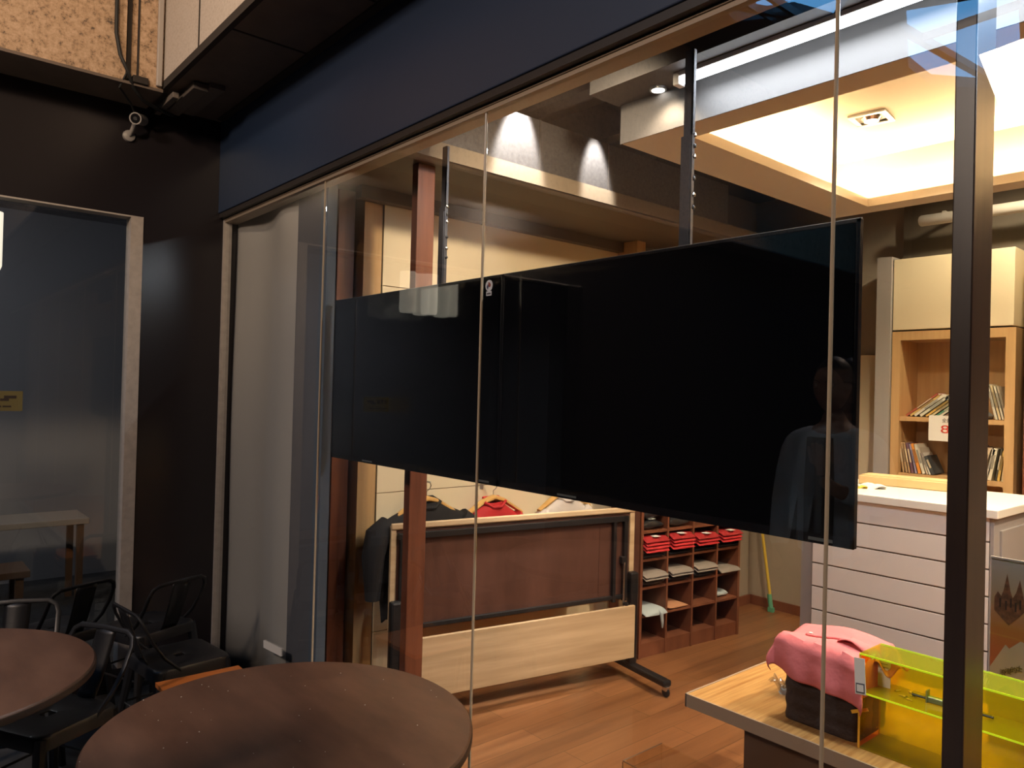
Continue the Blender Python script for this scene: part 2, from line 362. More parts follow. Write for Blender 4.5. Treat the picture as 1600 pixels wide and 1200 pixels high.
# exterior stone beams
sb = MB(); sb.box(-4.6, -3.96, -7, .90, 3.04, 4.6); sb.box(-4.6, -3.985, .90, .955, 3.04, 4.6); sb.box(-4.6, -3.96, .955, 1.07, 3.04, 4.6)
struct('beam_granite', sb, M['stone'], label='pink brown granite clad beam above the left window')
struct('trim_granite_joint', MB().box(-3.984, -3.975, .905, .925, 3.05, 4.6).box(-3.962, -3.957, .948, .957, 3.05, 4.6), M['joint'], label='dark vertical joints in the granite beam')
struct('beam_light_stone', box(-3.96, 6, 1.07, 1.9, 3.08, 4.6), M['slab'], label='pale stone tiled beam face over the shop front')
jb = MB()
for x in (-3.43, -2.83, -2.23, -1.63, -1.0, -.4): jb.box(x-.004, x+.004, 1.066, 1.071, 3.08, 4.6)
struct('trim_tile_joint', jb, M['joint'], label='thin dark joints between the pale stone tiles')
sf = MB(); sf.box(-4.3, 6, 1.078, 1.5, 3.055, 3.082); sf.box(-4.25, -3.955, -7, 1.07, 3.028, 3.042)
struct('ceiling_outdoor_soffit', sf, M['soff'], label='dark brown tiled soffit under the stone beams')
sj = MB(); sj.box(-3.96, 6, 1.068, 1.092, 3.045, 3.084)
for x in (-3.1, -2.5, -1.9): sj.box(x-.005, x+.005, 1.09, 1.44, 3.052, 3.056)
sj.box(-4.2, 6, 1.42, 1.5, 3.045, 3.056)
struct('trim_soffit_joint', sj, M['joint'], label='dark joints and edge of the outdoor soffit')
# fascia and front trim
struct('trim_fascia', box(-4.25, 4, 1.455, 1.60, 2.545, 3.08, .004), M['fascia'], label='wide dark blue painted fascia above the shop glass')
struct('trim_fascia_underside', box(-4.25, 4, 1.462, 1.5, 2.520, 2.546), M['darksoffit'], label='dark lower lip of the blue fascia')
struct('trim_glass_head', MB().box(-4.25, 4, 1.49, 1.56, 2.498, 2.54).box(-4.25, 4, 1.485, 1.49, 2.512, 2.516), M['beige'], label='beige head channel that holds the shop glass')
struct('trim_glass_left', MB().box(-4.25, -4.235, 1.485, 1.53, .0, 2.53), M['trimw'], label='worn pale strip at the left end of the shop glass')
struct('trim_glass_sill', box(-4.25, 4, 1.48, 1.54, 0, .045), M['brushed'], label='metal sill channel under the shop glass')
xs = [-4.235, -3.04, -1.912, -.748, .41, 1.6, 2.8]
for i, (a, b) in enumerate(zip(xs, xs[1:])):
    o = box(a+.003, b-.003, 1.5, 1.51, .04, 2.51).build('window_%d' % (i+2), M['glass'])
    tag(o, ['frameless shop glass pane in front of the pale grey board', 'frameless shop glass pane before the red timber posts', 'frameless shop glass pane before the left half of the televisions', 'frameless shop glass pane before the right end of the television', 'shop glass pane right of the picture', 'last shop glass pane'][i], kind='structure')
for i, x in enumerate(xs[1:-1]):
    s = MB().tube([(x, 1.499, .04), (x, 1.499, 2.51)], .0044, 8)
    struct('trim_glass_seam_%d' % (i+1), s, M['seal'], label='thin clear silicone seam between two panes of shop glass', smooth=True)
# board behind the first pane, face curved so warm and blue light form a gradient
def bf(u, v):
    x = -4.24+u*(-3.45+4.24); y = 1.572+.045*sin(u*pi*1.2)**2+.004*sin(v*9+u*3)
    return Vector((x, y, .03+v*2.67))
b_ = MB().grid(bf, 40, 8); o = b_.build('wall_pale_board', M['whitep'], smooth=True); tag(o, 'pale grey white board standing right behind the first glass pane', kind='structure')
md = o.modifiers.new('thick', 'SOLIDIFY'); md.thickness = .012; md.offset = -1
struct('wall_board_dark_end', box(-3.44, -3.19, 1.56, 1.6, .0, 2.56), M['greyp'], label='dark end of the board behind glass, its reflection gradient painted grey')  # dark part of the board's reflection gradient, painted as a grey piece
struct('trim_board_edge', box(-3.19, -3.12, 1.555, 1.60, 0, 2.53), mat('blue_grey_edge', (.10, .13, .17), .4), label='narrow blue grey edge strip next to the red timber post')
lb = MB().box(-3.548, -3.345, 1.492, 1.4995, .33, .365, 0); o = lb.build('tape_label', M['paper']); tag(o, 'small white tape label on the lower glass in front of the pale board', 'label')
o.data.transform(Matrix.Translation((-3.45, 0, .345)) @ Matrix.Rotation(R(-4), 4, 'Y') @ Matrix.Translation((3.45, 0, -.345)))
# ---------------------------------------------------------------- timber posts and struts
struct('pillar_red_timber', box(-3.35, -3.30, 1.70, 1.79, 0, 2.555, .003), M['redwood'], label='leftmost red stained timber post behind the glass')
struct('pillar_red_timber.001', box(-2.735, -2.69, 1.75, 1.838, 0, 2.62, .003), M['redwood'], label='red stained timber post behind the left end of the televisions')
struct('pillar_dark_timber', box(-.612, -.570, 1.75, 1.865, 0, 3.0, .003), M['darkwood'], label='dark brown timber post in front of the white cabinet')
struct('trim_timber_head', box(-3.45, 3, 1.62, 1.74, 2.61, 2.68), M['darksoffit'], label='dark timber header behind the glass head channel')
for i, (x0, lbl) in enumerate([(-2.440, 'thin grey steel hanging strut beside the second red post'), (-1.273, 'thin grey steel hanging strut over the right television')]):
    t = thing('television_strut', lbl, 'strut', (x0, 1.73, 2.0), group=None)
    MB().box(-.014, .014, -.022, -.018, 0, .56).box(.010, .014, -.022, -.008, 0, .56).box(-.019, .019, -.026, -.02, .0, .32).build('upper_channel', M['strut'], t)
    MB().box(-.016, .016, -.03, -.024, -.5, .30).build('lower_channel', M['strut'], t)
    for k, z in enumerate((.12, .155, .20, .26, .29, .32)):
        MB().lathe([(.0, 0), (.006, .001), (.006, .007), (.001, .009)], (.014, -.014, z), 10, 'X').build('bolt', M['chrome'] if k % 2 else M['blackm'], t, True)
# ---------------------------------------------------------------- televisions
tvx = [-3.08, -1.905, -.728]; D = 1.583
for i in range(2):
    x0, x1 = tvx[i], tvx[i+1]; z0, z1 = 1.285, 1.985
    t = thing('television', ['large black switched off television, the far left one of the joined pair', 'large black switched off television, the nearer right one showing a faint reflected person'][i], 'television', ((x0+x1)/2, 1.60, 1.285), group=None)
    W = (x1-x0)/2-.0015; y = -.017; H = .7
    MB().box(-W, W, y+.001, y+.014, 0, H, .002).build('housing', M['tvbez'], t)
    MB().box(-W+.010, W-.010, y-.0012, y+.002, .022, H-.010).build('screen', M['tvscreen'], t)
    MB().box(-W, W, y-.002, y+.001, 0, .020, 0).box(-W, -W+.008, y-.002, y+.001, 0, H).box(W-.008, W, y-.002, y+.001, 0, H).box(-W, W, y-.002, y+.001, H-.008, H).build('bezel', M['tvbez'], t)
    MB().box(-W+.2, W-.2, y+.014, y+.075, .12, .55, .01).build('rear_cover', M['tvbez'], t)
    MB().box(-W, W, y+.004, y+.008, H, H+.0022).build('metal_edge_strip', M['brushed'], t)
    MB().box(W-.10, W-.045, y-.003, y-.002, .006, .013).build('badge', mat('dim_print_%d' % i, (.10, .11, .11), .5), t)
    MB().box(-W+.28, -W+.36, y-.003, y-.002, .006, .012).build('badge', bpy.data.materials['dim_print_%d' % i], t)
e = thing('emblem_sticker', 'small round white emblem sticker on the top edge of the left television', 'sticker', (-1.975, 1.5785, 1.953))
MB().lathe([(.0, 0), (.019, 0), (.019, .0015), (.0, .0015)], (0, 0, 0), 32, 'Y').build('disc', M['stick'], e)
MB().box(-.014, .014, 0, .0015, -.034, -.019).build('plate', M['stick'], e)
MB().prism([(-.012, -.004), (-.006, -.014), (-.001, -.002), (-.006, .006)], -.0006, .0004).build('mark', mat('emblem_blue', (.06, .06, .14), .5), e)
MB().prism([(.0, -.005), (.007, -.005), (.010, .002), (.004, .010), (-.004, .012), (-.003, .003)], -.0006, .0004).build('mark', mat('emblem_red', (.30, .08, .06), .5), e)
MB().box(-.010, .010, -.0006, .0004, -.030, -.024).build('print', mat('emblem_print', (.12, .12, .14), .5), e)
# ---------------------------------------------------------------- left display wall
wl = MB(); zs = [(.02, .40), (.404, .74), (.744, 1.08), (1.084, 1.40), (1.404, 1.75), (1.754, 2.10), (2.104, 2.50)]
for a, b in zs: wl.box(-3.24, -3.222, 1.907, 3.66, a, b, .0008)
wl.box(-3.235, -3.228, 1.907, 3.66, .02, 2.5, 0, mi=1)
t = thing('slatwall_panel', 'cream slatwall panelling on the left wall behind the hanging clothes', 'wall panel', (0, 0, 0)); wl.build('panel', [M['cream'], M['creamgap']], t)
struct('pillar_oak', box(-3.335, -3.235, 1.805, 1.905, 0, 2.56), M['oak'], label='light oak end panel left of the cream slatwall')
struct('pillar_oak.001', box(-3.23, -3.06, 3.62, 3.70, 0, 2.6), M['oak'], label='light oak pier at the far end of the cream slatwall')
struct('wall_grey_return', box(-3.62, -3.336, 1.815, 1.85, 0, 2.56), M['trayw'], label='grey wall strip between red post and oak end panel')
struct('trim_cornice', box(-3.23, -3.17, 1.75, 5.26, 2.50, 2.56), M['soffit'], label='brown band above the cream slatwall')
struct('ceiling_soffit', box(-4.25, -2.585, 1.60, 5.26, 2.56, 2.60), M['soffit'], label='flat brown soffit over the left wall')
struct('trim_bulkhead', MB().box(-2.60, -2.583, 1.62, 5.26, 2.56, 2.63), M['soffbeige'], label='beige band along the edge of the brown soffit')
dm = thing('air_duct', 'galvanised sheet metal air duct on the soffit lit by two spots', 'duct')
d_ = MB(); d_.box(-3.1, -2.597, 1.70, 2.355, 2.60, 2.87); d_.box(-3.1, -2.598, 2.36, 2.83, 2.60, 2.87); d_.box(-3.1, -2.60, 2.835, 3.9, 2.60, 2.87)
d_.build('duct_casing', M['duct'], dm)
for a, b in ((2.353, 2.362), (2.829, 2.836)): box(-2.60, -2.593, a, b, 2.60, 2.87).build('flange', M['joint'], dm)
for i, y in enumerate((1.72, 2.02, 2.36, 2.88, 3.25, 3.6)):
    struct('beam_joist.%03d' % i if i else 'beam_joist', box(-3.4, -2.12, y, y+.09, 2.93, 3.12), M['joist'], label='dark ceiling joist running across above the air duct')
# ---------------------------------------------------------------- ceiling tray
rg = MB()
for (a, b, c, d) in [(-2.11, -1.85, 2.38, 4.23), (-1.85, 3.0, 2.38, 2.52), (-1.85, 3.0, 4.09, 4.23)]: rg.box(a, b, c, d, 2.65, 2.68)
struct('ceiling_tray_rim', rg, M['traymat'], label='cream rim of the lit ceiling tray')
lp = MB(); lp.box(-1.865, -1.85, 2.505, 4.105, 2.68, 2.695); lp.box(-1.85, 3.0, 2.505, 2.52, 2.68, 2.695); lp.box(-1.85, 3, 4.09, 4.105, 2.68, 2.695)
struct('trim_tray_lip', lp, M['traymat'], label='upright lip of the ceiling tray')
ot = MB(); ot.box(-2.11, -2.09, 2.38, 4.23, 2.68, 3.12); ot.box(-2.114, 3, 2.374, 2.379, 2.648, 3.12); ot.box(-2.11, 3, 2.38, 2.40, 2.68, 3.12); ot.box(-2.11, 3, 4.21, 4.23, 2.68, 3.12)
struct('ceiling_tray_side', ot, M['ceilgrey'], label='grey outer side of the ceiling tray')
struct('ceiling_tray_top', box(-2.09, 3, 2.40, 4.21, 2.95, 2.98), M['traymat'], label='raised cream ceiling inside the lit tray')
li = MB(); li.box(-2.09, -2.088, 2.40, 4.21, 2.68, 2.95); li.box(-2.09, 3, 4.206, 4.21, 2.68, 2.95); li.box(-2.09, 3, 2.40, 2.404, 2.68, 2.95)
struct('trim_tray_inside', li, M['traymat'], label='cream inner side of the ceiling tray')
for nm, bx, lbl in (('led_strip', (-1.99, -1.95, 2.5, 4.1, 2.68, 2.69), 'warm lit strip light hidden on the left rim of the ceiling tray'), ('led_strip', (-1.9, 1.5, 4.14, 4.18, 2.68, 2.69), 'warm lit strip light hidden on the rear rim of the ceiling tray')):
    tag(box(*bx).build(nm, M['ledwarm']), lbl, 'strip light')
struct('ceiling_front_drop', MB().box(-2.11, 3, 1.62, 2.22, 3.07, 3.12).box(-2.13, 3, 2.20, 2.381, 2.812, 3.12), M['ceilgrey'], label='grey dropped ceiling strip in front of the tray')
struct('wall_behind_tray', box(-2.11, 3, 5.20, 5.26, 2.5, 3.12), M['ceilbrown'], label='dark brown wall band above the bookcases')
# recessed spot in the tray, round spot and tube
sp = thing('recessed_spotlight', 'square recessed spotlight with silver frame in the raised tray ceiling', 'spotlight', (-1.62, 3.60, 2.95), R(8))
fr = MB(); 
for (a, b, c, d) in [(-.085, .085, -.085, -.060), (-.085, .085, .060, .085), (-.085, -.06, -.06, .06), (.06, .085, -.06, .06)]: fr.box(a, b, c, d, -.012, .0, .003)
fr.build('frame', M['brushed'], sp)
MB().box(-.06, .06, -.06, .06, -.003, -.001).build('housing', M['blackm'], sp)
MB().lathe([(.0, -.02), (.033, -.02), (.045, -.006), (.045, -.003), (0, -.003)], (0, 0, 0), 24).build('reflector', M['chrome'], sp, True)
MB().lathe([(.0, -.026), (.024, -.024), (.028, -.019), (0, -.019)], (0, 0, 0), 24).build('bulb', M['bulb'], sp, True)
sp = thing('round_spotlight', 'small round bright spotlight on the grey ceiling strip left of the tube', 'spotlight', (-1.895, 2.345, 2.812))
MB().lathe([(.026, -.008), (.034, -.008), (.036, 0), (.026, 0), (.026, -.008)], (0, 0, 0), 24, 'Z', False).build('ring', M['brushed'], sp, True)
MB().lathe([(.0, -.006), (.026, -.006), (.026, -.001), (0, -.001)], (0, 0, 0), 24).build('bulb', M['bulb'], sp, True)
tb = thing('tube_lamp', 'long bright white tube lamp under the ceiling in front of the tray', 'lamp', (-.45, 2.29, 2.785))
MB().box(-1.31, 1.31, -.02, .02, .008, .027, .003).build('batten', M['whitecab'], tb)
MB().tube([(-1.29, 0, -.006), (1.29, 0, -.006)], .014, 12).build('tube', M['ledw'], tb, True)
MB().box(-1.315, -1.288, -.022, .022, -.022, .027, .004).build('end_cap', M['whitecab'], tb)
t = thing('white_pipe', 'white plastic pipe under the dark band above the bookcases', 'pipe', (0, 0, 0))
MB().tube([(-1.93, 5.02, 2.74), (-1.86, 5.0, 2.735), (1.0, 5.0, 2.735)], .035, 14).build('pipe_run', M['pvc'], t, True)
for a in (-1.8, -1.3, 0): box(a, a+.02, 4.98, 5.2, 2.76, 2.775).build('bracket', M['pvc'], t)
# ---------------------------------------------------------------- back wall: pier, cream doors, bookcases, beige panel
struct('pillar_grey', box(-2.16, -2.07, 4.93, 5.26, 0, 2.52), M['greycab'], label='warm grey pier left of the bookcase')
t = thing('beige_board', 'narrow beige board standing against the back wall right of the television', 'board'); MB().box(-2.42, -2.24, 5.2, 5.255, 0, 1.91, .003).build('board', M['cream'], t)
BX0, BX1, BX2 = -2.065, -1.385, -.60
for i, (a, b) in enumerate(((BX0, BX1), (BX1+.045, BX2))):
    t = thing('bookcase', ['light oak bookcase with leaning books behind the dark post', 'reddish bookcase at the right picture edge beside the oak one'][i], 'bookcase', (a, 4.95, 0))
    w_ = b-a; mt = M['oak'] if i == 0 else M['cherry']
    MB().box(0, .05, 0, .29, 0, 2.04).build('side_panel', mt, t); MB().box(w_-.05, w_, 0, .29, 0, 2.04).build('side_panel', mt, t)
    MB().box(.05, w_-.05, 0, .29, 1.985, 2.04).build('top_panel', mt, t); MB().box(.05, w_-.05, .275, .29, 0, 1.985).build('back_panel', mt, t)
    for z in (.35, .75, 1.15, 1.505):
        MB().box(.05, w_-.05, .01, .275, z-.028, z).build('shelf', mt, t)
    dn = MB().box(.0, w_-.012, -.0, .29, 2.05, 2.50, .003); dn.build('upper_door', M['cream'], t)['label'] = 'cream upper door'
BK = []
def book(x, zs, th, h, lean, col, y=4.985, dep=.15, lbl=None, grp=None):
    """lean>0: top to the right"""
    t = thing('book', lbl, 'book', (x, y, zs+.001), 0, grp); t.rotation_euler = (0, R(lean), 0)
    x0, x1 = (-th, 0) if lean > 0 else (0, th)
    b = col; mm = mat('book_cover', b, .5)
    MB().box(x0, x1, 0, .004, 0, h).box(x0, x0+.0018, 0, dep, 0, h).box(x1-.0018, x1, 0, dep, 0, h).build('cover', mm, t)
    MB().box(x0+.002, x1-.002, .004, dep-.004, .004, h-.004).build('pages', M['paper'], t)
    MB().box(x0+th*.25, x1-th*.25, -.0006, 0, h*.35, h*.8).build('spine_title', mat('spine_print', tuple(min(1, c*.35+.02) for c in b) if sum(b) > 1 else (.6, .5, .35), .6), t)
    return t
def row(items, x, zs, lean, step, grp, lbls):
    for i, (th, h, col) in enumerate(items):
        book(x, zs, th, h, lean if not isinstance(lean, list) else lean[i], col, lbl=lbls[i], grp=grp)
        x += step*(th/abs(cos(R(lean if not isinstance(lean, list) else lean[i])))+.0035)
TZ, MZ = 1.505, 1.15
cr_, wh, yl = (.62, .50, .30), (.70, .66, .56), (.62, .40, .10)
row([(.013, .23, (.40, .10, .06)), (.014, .21, (.66, .44, .15)), (.018, .21, wh), (.018, .20, (.62, .62, .52)), (.014, .20, yl), (.014, .19, cr_), (.012, .18, (.10, .28, .18)), (.014, .18, wh), (.012, .17, (.20, .12, .08))],
    -1.98, TZ, 52, 1, 'books leaning on the upper shelf left', ['%s book leaning right on the upper shelf of the oak bookcase' % s for s in ('red topmost outer', 'tan yellow spined', 'thick white', 'pale green grey', 'mustard', 'cream', 'dark green', 'white small', 'dark brown last')])
row([(.028, .2, (.42, .44, .42)), (.022, .2, (.34, .37, .37))], -1.60, TZ, -55, 1, 'grey books leaning left on the upper shelf', ['thick grey book leaning left beside the post on the upper shelf', 'thinner grey book leaning left behind upright books on the upper shelf'])
row([(.015, .21, wh), (.013, .205, cr_), (.012, .20, wh), (.012, .20, (.5, .42, .3))], -1.492, TZ, -14, 1, 'upright books at the right of the upper shelf', ['%s book at the right end of the upper shelf' % s for s in ('first white spined', 'cream spined', 'second white spined', 'brownish spined last')])
row([(.014, .19, (.45, .30, .16)), (.014, .19, (.50, .34, .19)), (.014, .19, (.42, .27, .15)), (.018, .19, (.16, .08, .12)), (.014, .185, (.32, .28, .42)), (.02, .19, (.75, .30, .05)), (.02, .19, wh), (.012, .17, (.62, .55, .45)), (.010, .14, (.80, .78, .72)), (.022, .12, (.05, .06, .07))],
    -2.0, MZ, [-9, -10, -11, -12, -13, -15, -17, -19, -22, -24], 1, 'books on the middle shelf left', ['%s book on the middle shelf below the price sign' % s for s in ('first tan', 'second tan', 'third tan', 'dark plum', 'lilac spined', 'orange', 'thick white', 'beige', 'thin white short', 'short black')])
row([(.022, .20, (.03, .03, .03)), (.016, .19, (.08, .08, .07)), (.024, .19, (.60, .48, .33)), (.016, .185, wh), (.024, .19, (.74, .68, .52)), (.012, .19, (.05, .05, .04)), (.016, .18, yl), (.016, .19, (.60, .50, .30)), (.014, .18, cr_)],
    -1.60, MZ, [16, 15, 14, 12, 10, 9, 8, 7, 5], 1, 'books on the middle shelf right', ['%s book on the middle shelf right of the post' % s for s in ('thick black', 'thin black', 'tan', 'white', 'wide cream', 'narrow black', 'mustard', 'khaki', 'cream end')])
sg = thing('price_sign', 'square white price sign with a red eight hanging from the bookshelf', 'sign', (-1.835, 4.945, 1.365), 0)
MB().box(0, .125, -.004, 0, 0, .155).build('card', M['paper'], sg)
text('numeral', '8', .085, mat('red_ink', (.62, .05, .03), .6), sg, (.066, -.005, .050), (pi/2, 0, 0)).scale = (1.25, .8, 1)
text('caption', '全館', .028, mat('black_ink', (.03, .03, .03), .6), sg, (.074, -.005, .115), (pi/2, 0, 0))
# ---------------------------------------------------------------- white cabinet
cb = thing('display_cabinet', 'white slatted display cabinet with pale top beside the dark post', 'cabinet', (0, 0, 0))
bd = MB(); z = .10
k = 0
while z < 1.10:
    z2 = min(z+.107, 1.115); bd.box(-1.865, -1.09, 3.60, 3.62, z, z2, .001); z = z2+.008
bd.build('slatted_front', M['whitecab'], cb)
MB().box(-1.865, -1.09, 3.607, 3.64, .02, 1.115).build('front_core', M['cabgroove'], cb)
MB().box(-1.93, -1.868, 3.61, 4.30, 0, 1.115, .002).build('side_panel', M['greycab'], cb)
MB().box(-1.088, -1.072, 3.60, 4.30, 0, 1.115, .002).build('side_panel', M['greycab'], cb)
MB().box(-1.074, -1.062, 3.67, 4.26, .62, 1.06, .002).build('side_door', M['greycab'], cb)
MB().box(-1.9, -1.09, 4.28, 4.30, 0, 1.115).build('back_panel', M['whitecab'], cb)
MB().box(-1.94, -1.055, 3.585, 4.33, 1.118, 1.155, .003).build('top_panel', M['whitetop'], cb)
t = tag(MB().box(-.23, .23, -.075, .075, 0, .045, .004).box(-.22, .22, -.065, .065, .045, .05, .001).build('wooden_board', M['maple']), 'pale maple wooden board lying on the white cabinet', 'board'); t.location = (-1.62, 4.13, 1.156); t.rotation_euler = (0, 0, R(8))
def clf(u, v):
    x = (u-.5)*.17; y = (v-.5)*.07
    return Vector((x, y, .012+.010*sin(u*9+v*3)+.008*cos(v*11+u*5)))
t = thing('cleaning_cloth', 'crumpled white and yellow cloth left of the maple board on the cabinet', 'cloth', (-1.72, 3.86, 1.152), R(30))
o = MB().grid(clf, 24, 12).build('cloth', M['paper'], t, True); mdf = o.modifiers.new('s', 'SOLIDIFY'); mdf.thickness = .004
o = MB().grid(lambda u, v: clf(u, v)*.7+Vector((-.06, -.02, .0)), 14, 8).build('yellow_corner', M['yellowp'], t, True); o.modifiers.new('s', 'SOLIDIFY').thickness = .003
# ---------------------------------------------------------------- cubby shelf with folded clothes
cu = thing('cubby_shelf', 'cherry red pigeonhole shelf of folded clothes right of the folding table', 'shelf', (-2.935, 3.575, 0), R(-5.5))
CW, CH, CD = .935, 1.27, .27; nc = 4; cw = CW/nc; rz = [.08, .25, .42, .59, .76, .93, 1.10, 1.26]
for i in range(nc+1):
    y = i*cw; wdt = .014 if 0 < i < nc else .02
    MB().box(-CD, 0, min(max(y-wdt/2, 0), CW-wdt), min(max(y-wdt/2, 0), CW-wdt)+wdt, 0, CH).build('side_panel' if i in (0, nc) else 'divider', M['cherry'], cu)
for z in rz: MB().box(-CD+.006, -.004, .02, CW-.02, z-.007, z+.007).build('shelf_board', M['cherry'], cu)
MB().box(-CD, -CD+.008, .02, CW-.02, .02, CH).build('back_panel', M['cherry'], cu)
MB().box(-.02, -.006, .02, CW-.02, 0, .073).build('plinth', M['cherry'], cu)
mxr = Matrix.Translation((-2.935, 3.575, 0)) @ Matrix.Rotation(R(-5.5), 4, 'Z')
struct('trim_shelf_end', box(-3.01, -2.945, 3.47, 3.50, 0, 1.3), M['oak'], label='pale oak end board between folding table and cubby shelf')
struct('trim_shelf_end_dark', box(-3.02, -2.94, 3.502, 3.565, 0, 1.3), M['mahog'], label='dark brown upright between oak end board and cubby shelf')
def folded(name, lbl, cat, col, colidx, z, wd, dep, th, over, seed, grp, wrap=False, rag=False):
    rnd = random.Random(seed); a1, a2, a3 = rnd.uniform(0, 6), rnd.uniform(0, 6), rnd.uniform(4, 9)
    yc = (colidx+.5)*cw+rnd.uniform(-.004, .004); x1 = -.02+over; x0 = x1-dep
    t = thing(name, lbl, cat, tuple(mxr @ Vector((0, yc, z))), R(-5.5), grp)
    def f(u, v):   # closed soft slab: u around the profile, v along the width
        s = abs(2*((v*2) % 1)-1) if False else 0
        a = 2*pi*u; cxx = math.copysign(abs(cos(a))**.45, cos(a)); szz = math.copysign(abs(sin(a))**.7, sin(a))
        yy = (v-.5)*wd*(1-.06*abs(cxx)); ed = (1-abs(2*v-1)**6)
        xx = (x0+x1)/2+cxx*dep/2; droop = -max(0, xx-(-.0))*.55 if over > 0 else 0
        zz = th/2+szz*th/2*(.35+.65*ed)*(1+.15*sin(a1+v*a3+cxx*2))+.10*th*sin(a2+v*8)*(1 if szz > 0 else 0)+droop*(1)
        return Vector((xx, yy, zz))
    o = MB().grid(f, 28, 14).build('folded_cloth', col, t, True)
    b = bmesh.new(); b.from_mesh(o.data); bmesh.ops.remove_doubles(b, verts=b.verts, dist=1e-5); bmesh.ops.holes_fill(b, edges=[e for e in b.edges if e.is_boundary], sides=0); b.to_mesh(o.data); b.free()
    if wrap:
        o2 = MB().grid(lambda u, v: (lambda p: Vector(((p.x-(x0+x1)/2)*1.03+(x0+x1)/2, p.y*1.015, p.z*1.06+.0005+.0015*sin(u*40+v*33))))(f(u, v)), 40, 20).build('plastic_wrap', M['plast'], t, True)
        MB().box(x1-.05, x1-.004, -.03, .025, th*1.08, th*1.08+.0008).build('paper_label', M['paper'], t)
    if rag: MB().tube([(x1-.02, .03, th*.5), (x1+.004, .035, th*.1), (x1+.008, .04, -.05), (x1+.004, .045, -.085)], [.012, .012, .009, .005], 8).build('hanging_tail', M['bluec'], t, True)
    return t
CWN = ['first', 'second', 'third', 'fourth']
s_ = 0
for c in range(4):
    z = .598
    for k in range(2):
        s_ += 1; folded('folded_shirt', '%s dark folded shirt under the red ones, %s column of the cubby shelf' % (['lower', 'upper'][k], CWN[c]), 'folded shirt', M['blackc'], c, z, .205, .25, .026, .02, s_, 'dark shirts in the red row'); z += .028
    for k in range(4 if c < 2 else 3):
        s_ += 1; folded('folded_shirt', 'red folded shirt in plastic, %s in the stack of the %s column' % (['lowest', 'second', 'third', 'fourth'][k], CWN[c]), 'folded shirt', M['red'], c, z, .21, .27-.01*k, 0.018, .055, s_, 'red shirts in the cubby shelf', wrap=(k == (3 if c < 2 else 2))); z += .0205
    z = .428
    s_ += 1; folded('folded_trousers', 'navy folded garment bulging in the %s column under the grey row' % CWN[c], 'folded clothes', M['navy'], c, z, .20, .25, .05 if c < 3 else .02, .02, s_, 'navy garments under the grey row', wrap=c == 0); z += .054 if c < 3 else .023
    for k in range(2 if c != 3 else 1):
        s_ += 1; folded('folded_shirt', 'grey folded shirt, %s in the %s column of the cubby shelf' % (['lower', 'upper'][k], CWN[c]), 'folded shirt', M['greyc'], c, z, .21, .27, .014, .05, s_, 'grey shirts in the cubby shelf'); z += .016
for c in (0, 1):
    z = .768
    for k in range(2):
        s_ += 1; folded('folded_jacket', 'black folded jacket in plastic, %s in the upper row of the %s column' % (['lower', 'upper'][k], CWN[c]), 'folded clothes', M['blackc'], c, z, .20, .26, .06, .0, s_, 'black jackets in the upper row', wrap=True); z += .066
folded('folded_shirt', 'pale blue folded garment with a hanging tail low in the first column', 'folded clothes', M['bluec'], 0, .259, .20, .26, .035, .05, 60, None, rag=True)
folded('folded_towel', 'tan orange folded cloth low in the second column of the cubby shelf', 'folded clothes', M['tan'], 1, .259, .18, .24, .020, .02, 61, None)
folded('small_folded_cloth', 'small pale blue folded cloth in the fourth column of the cubby shelf', 'folded clothes', M['bluec'], 3, .259, .11, .16, .035, -.02, 62, None)
# ---------------------------------------------------------------- folding table
ft = thing('folding_table', 'folded wheeled table with dark underside and light oak edge left of the cubby shelf', 'table', (-3.05, 1.89, 0), math.atan2(1.43, .26)-pi/2)
# local: y along length, x toward the camera side
L = 1.46
tl = Matrix.Rotation(R(-5), 4, 'Y')
MB().box(-.03, -.005, 0, L, .44, .95, .008).build('table_top', M['oaky'], ft)
MB().box(-.004, -.001, .03, L-.03, .45, .925).build('underside', M['mahog'], ft)
MB().box(-.005, .012, -.004, L+.004, .932, .962, .006).build('top_edge', M['oaky'], ft)
MB().box(-.005, .006, -.004, .022, .42, .945, .003).build('side_edge', M['oaky'], ft)
MB().box(-.005, .006, L-.03, L+.004, .42, .945, .003).build('side_edge', M['oaky'], ft)
fr = MB(); fr.box(.0, .022, .03, L-.05, .885, .915, .002); fr.box(.0, .022, L-.08, L-.055, .44, .915, .002); fr.box(.0, .022, L-.155, L-.135, .44, .9, .002); fr.box(.0, .02, .03, L-.05, .455, .475, .002); fr.box(0, .02, .04, .065, .44, .915, .002)
fr.build('frame', M['blackm'], ft)
MB().box(0, .001, .95*L*.88, .95*L*.88+.002, .47, .88).build('panel_joint', M['mahog'], ft)
MB().box(.055, .075, .05, L-.035, .135, .425, .003).build('modesty_panel', M['oaky'], ft)
for s, yy in (('', L-.015), ('', .02)):
    lg = MB().box(.0, .045, yy-.028, yy+.028, .085, .60, .012).build('leg', M['blackm'], ft)
    MB().box(-.27, .33, yy-.028, yy+.028, .055, .09, .01).build('foot', M['blackm'], ft)
    for xx in (-.25, .315):
        ca = MB().lathe([(.0, -.009), (.022, -.009), (.026, -.005), (.026, .005), (.022, .009), (0, .009)], (xx, yy, .0265), 20, 'Y').build('caster', M['blackm'], ft, True)
        MB().box(xx-.016, xx+.018, yy-.016, yy+.016, .032, .06, .006).build('caster_fork', M['chrome'], ca)
gs = MB().tube([(.03, L-.085, .42), (.03, L-.085, .66)], .006, 10).build('gas_spring', M['chrome'], ft, True)
MB().tube([(.05, L-.085, .22), (.05, L-.085, .44)], .016, 10).box(.0, .03, L-.10, L-.07, .65, .69, .004).build('spring_cover', M['blackm'], ft)
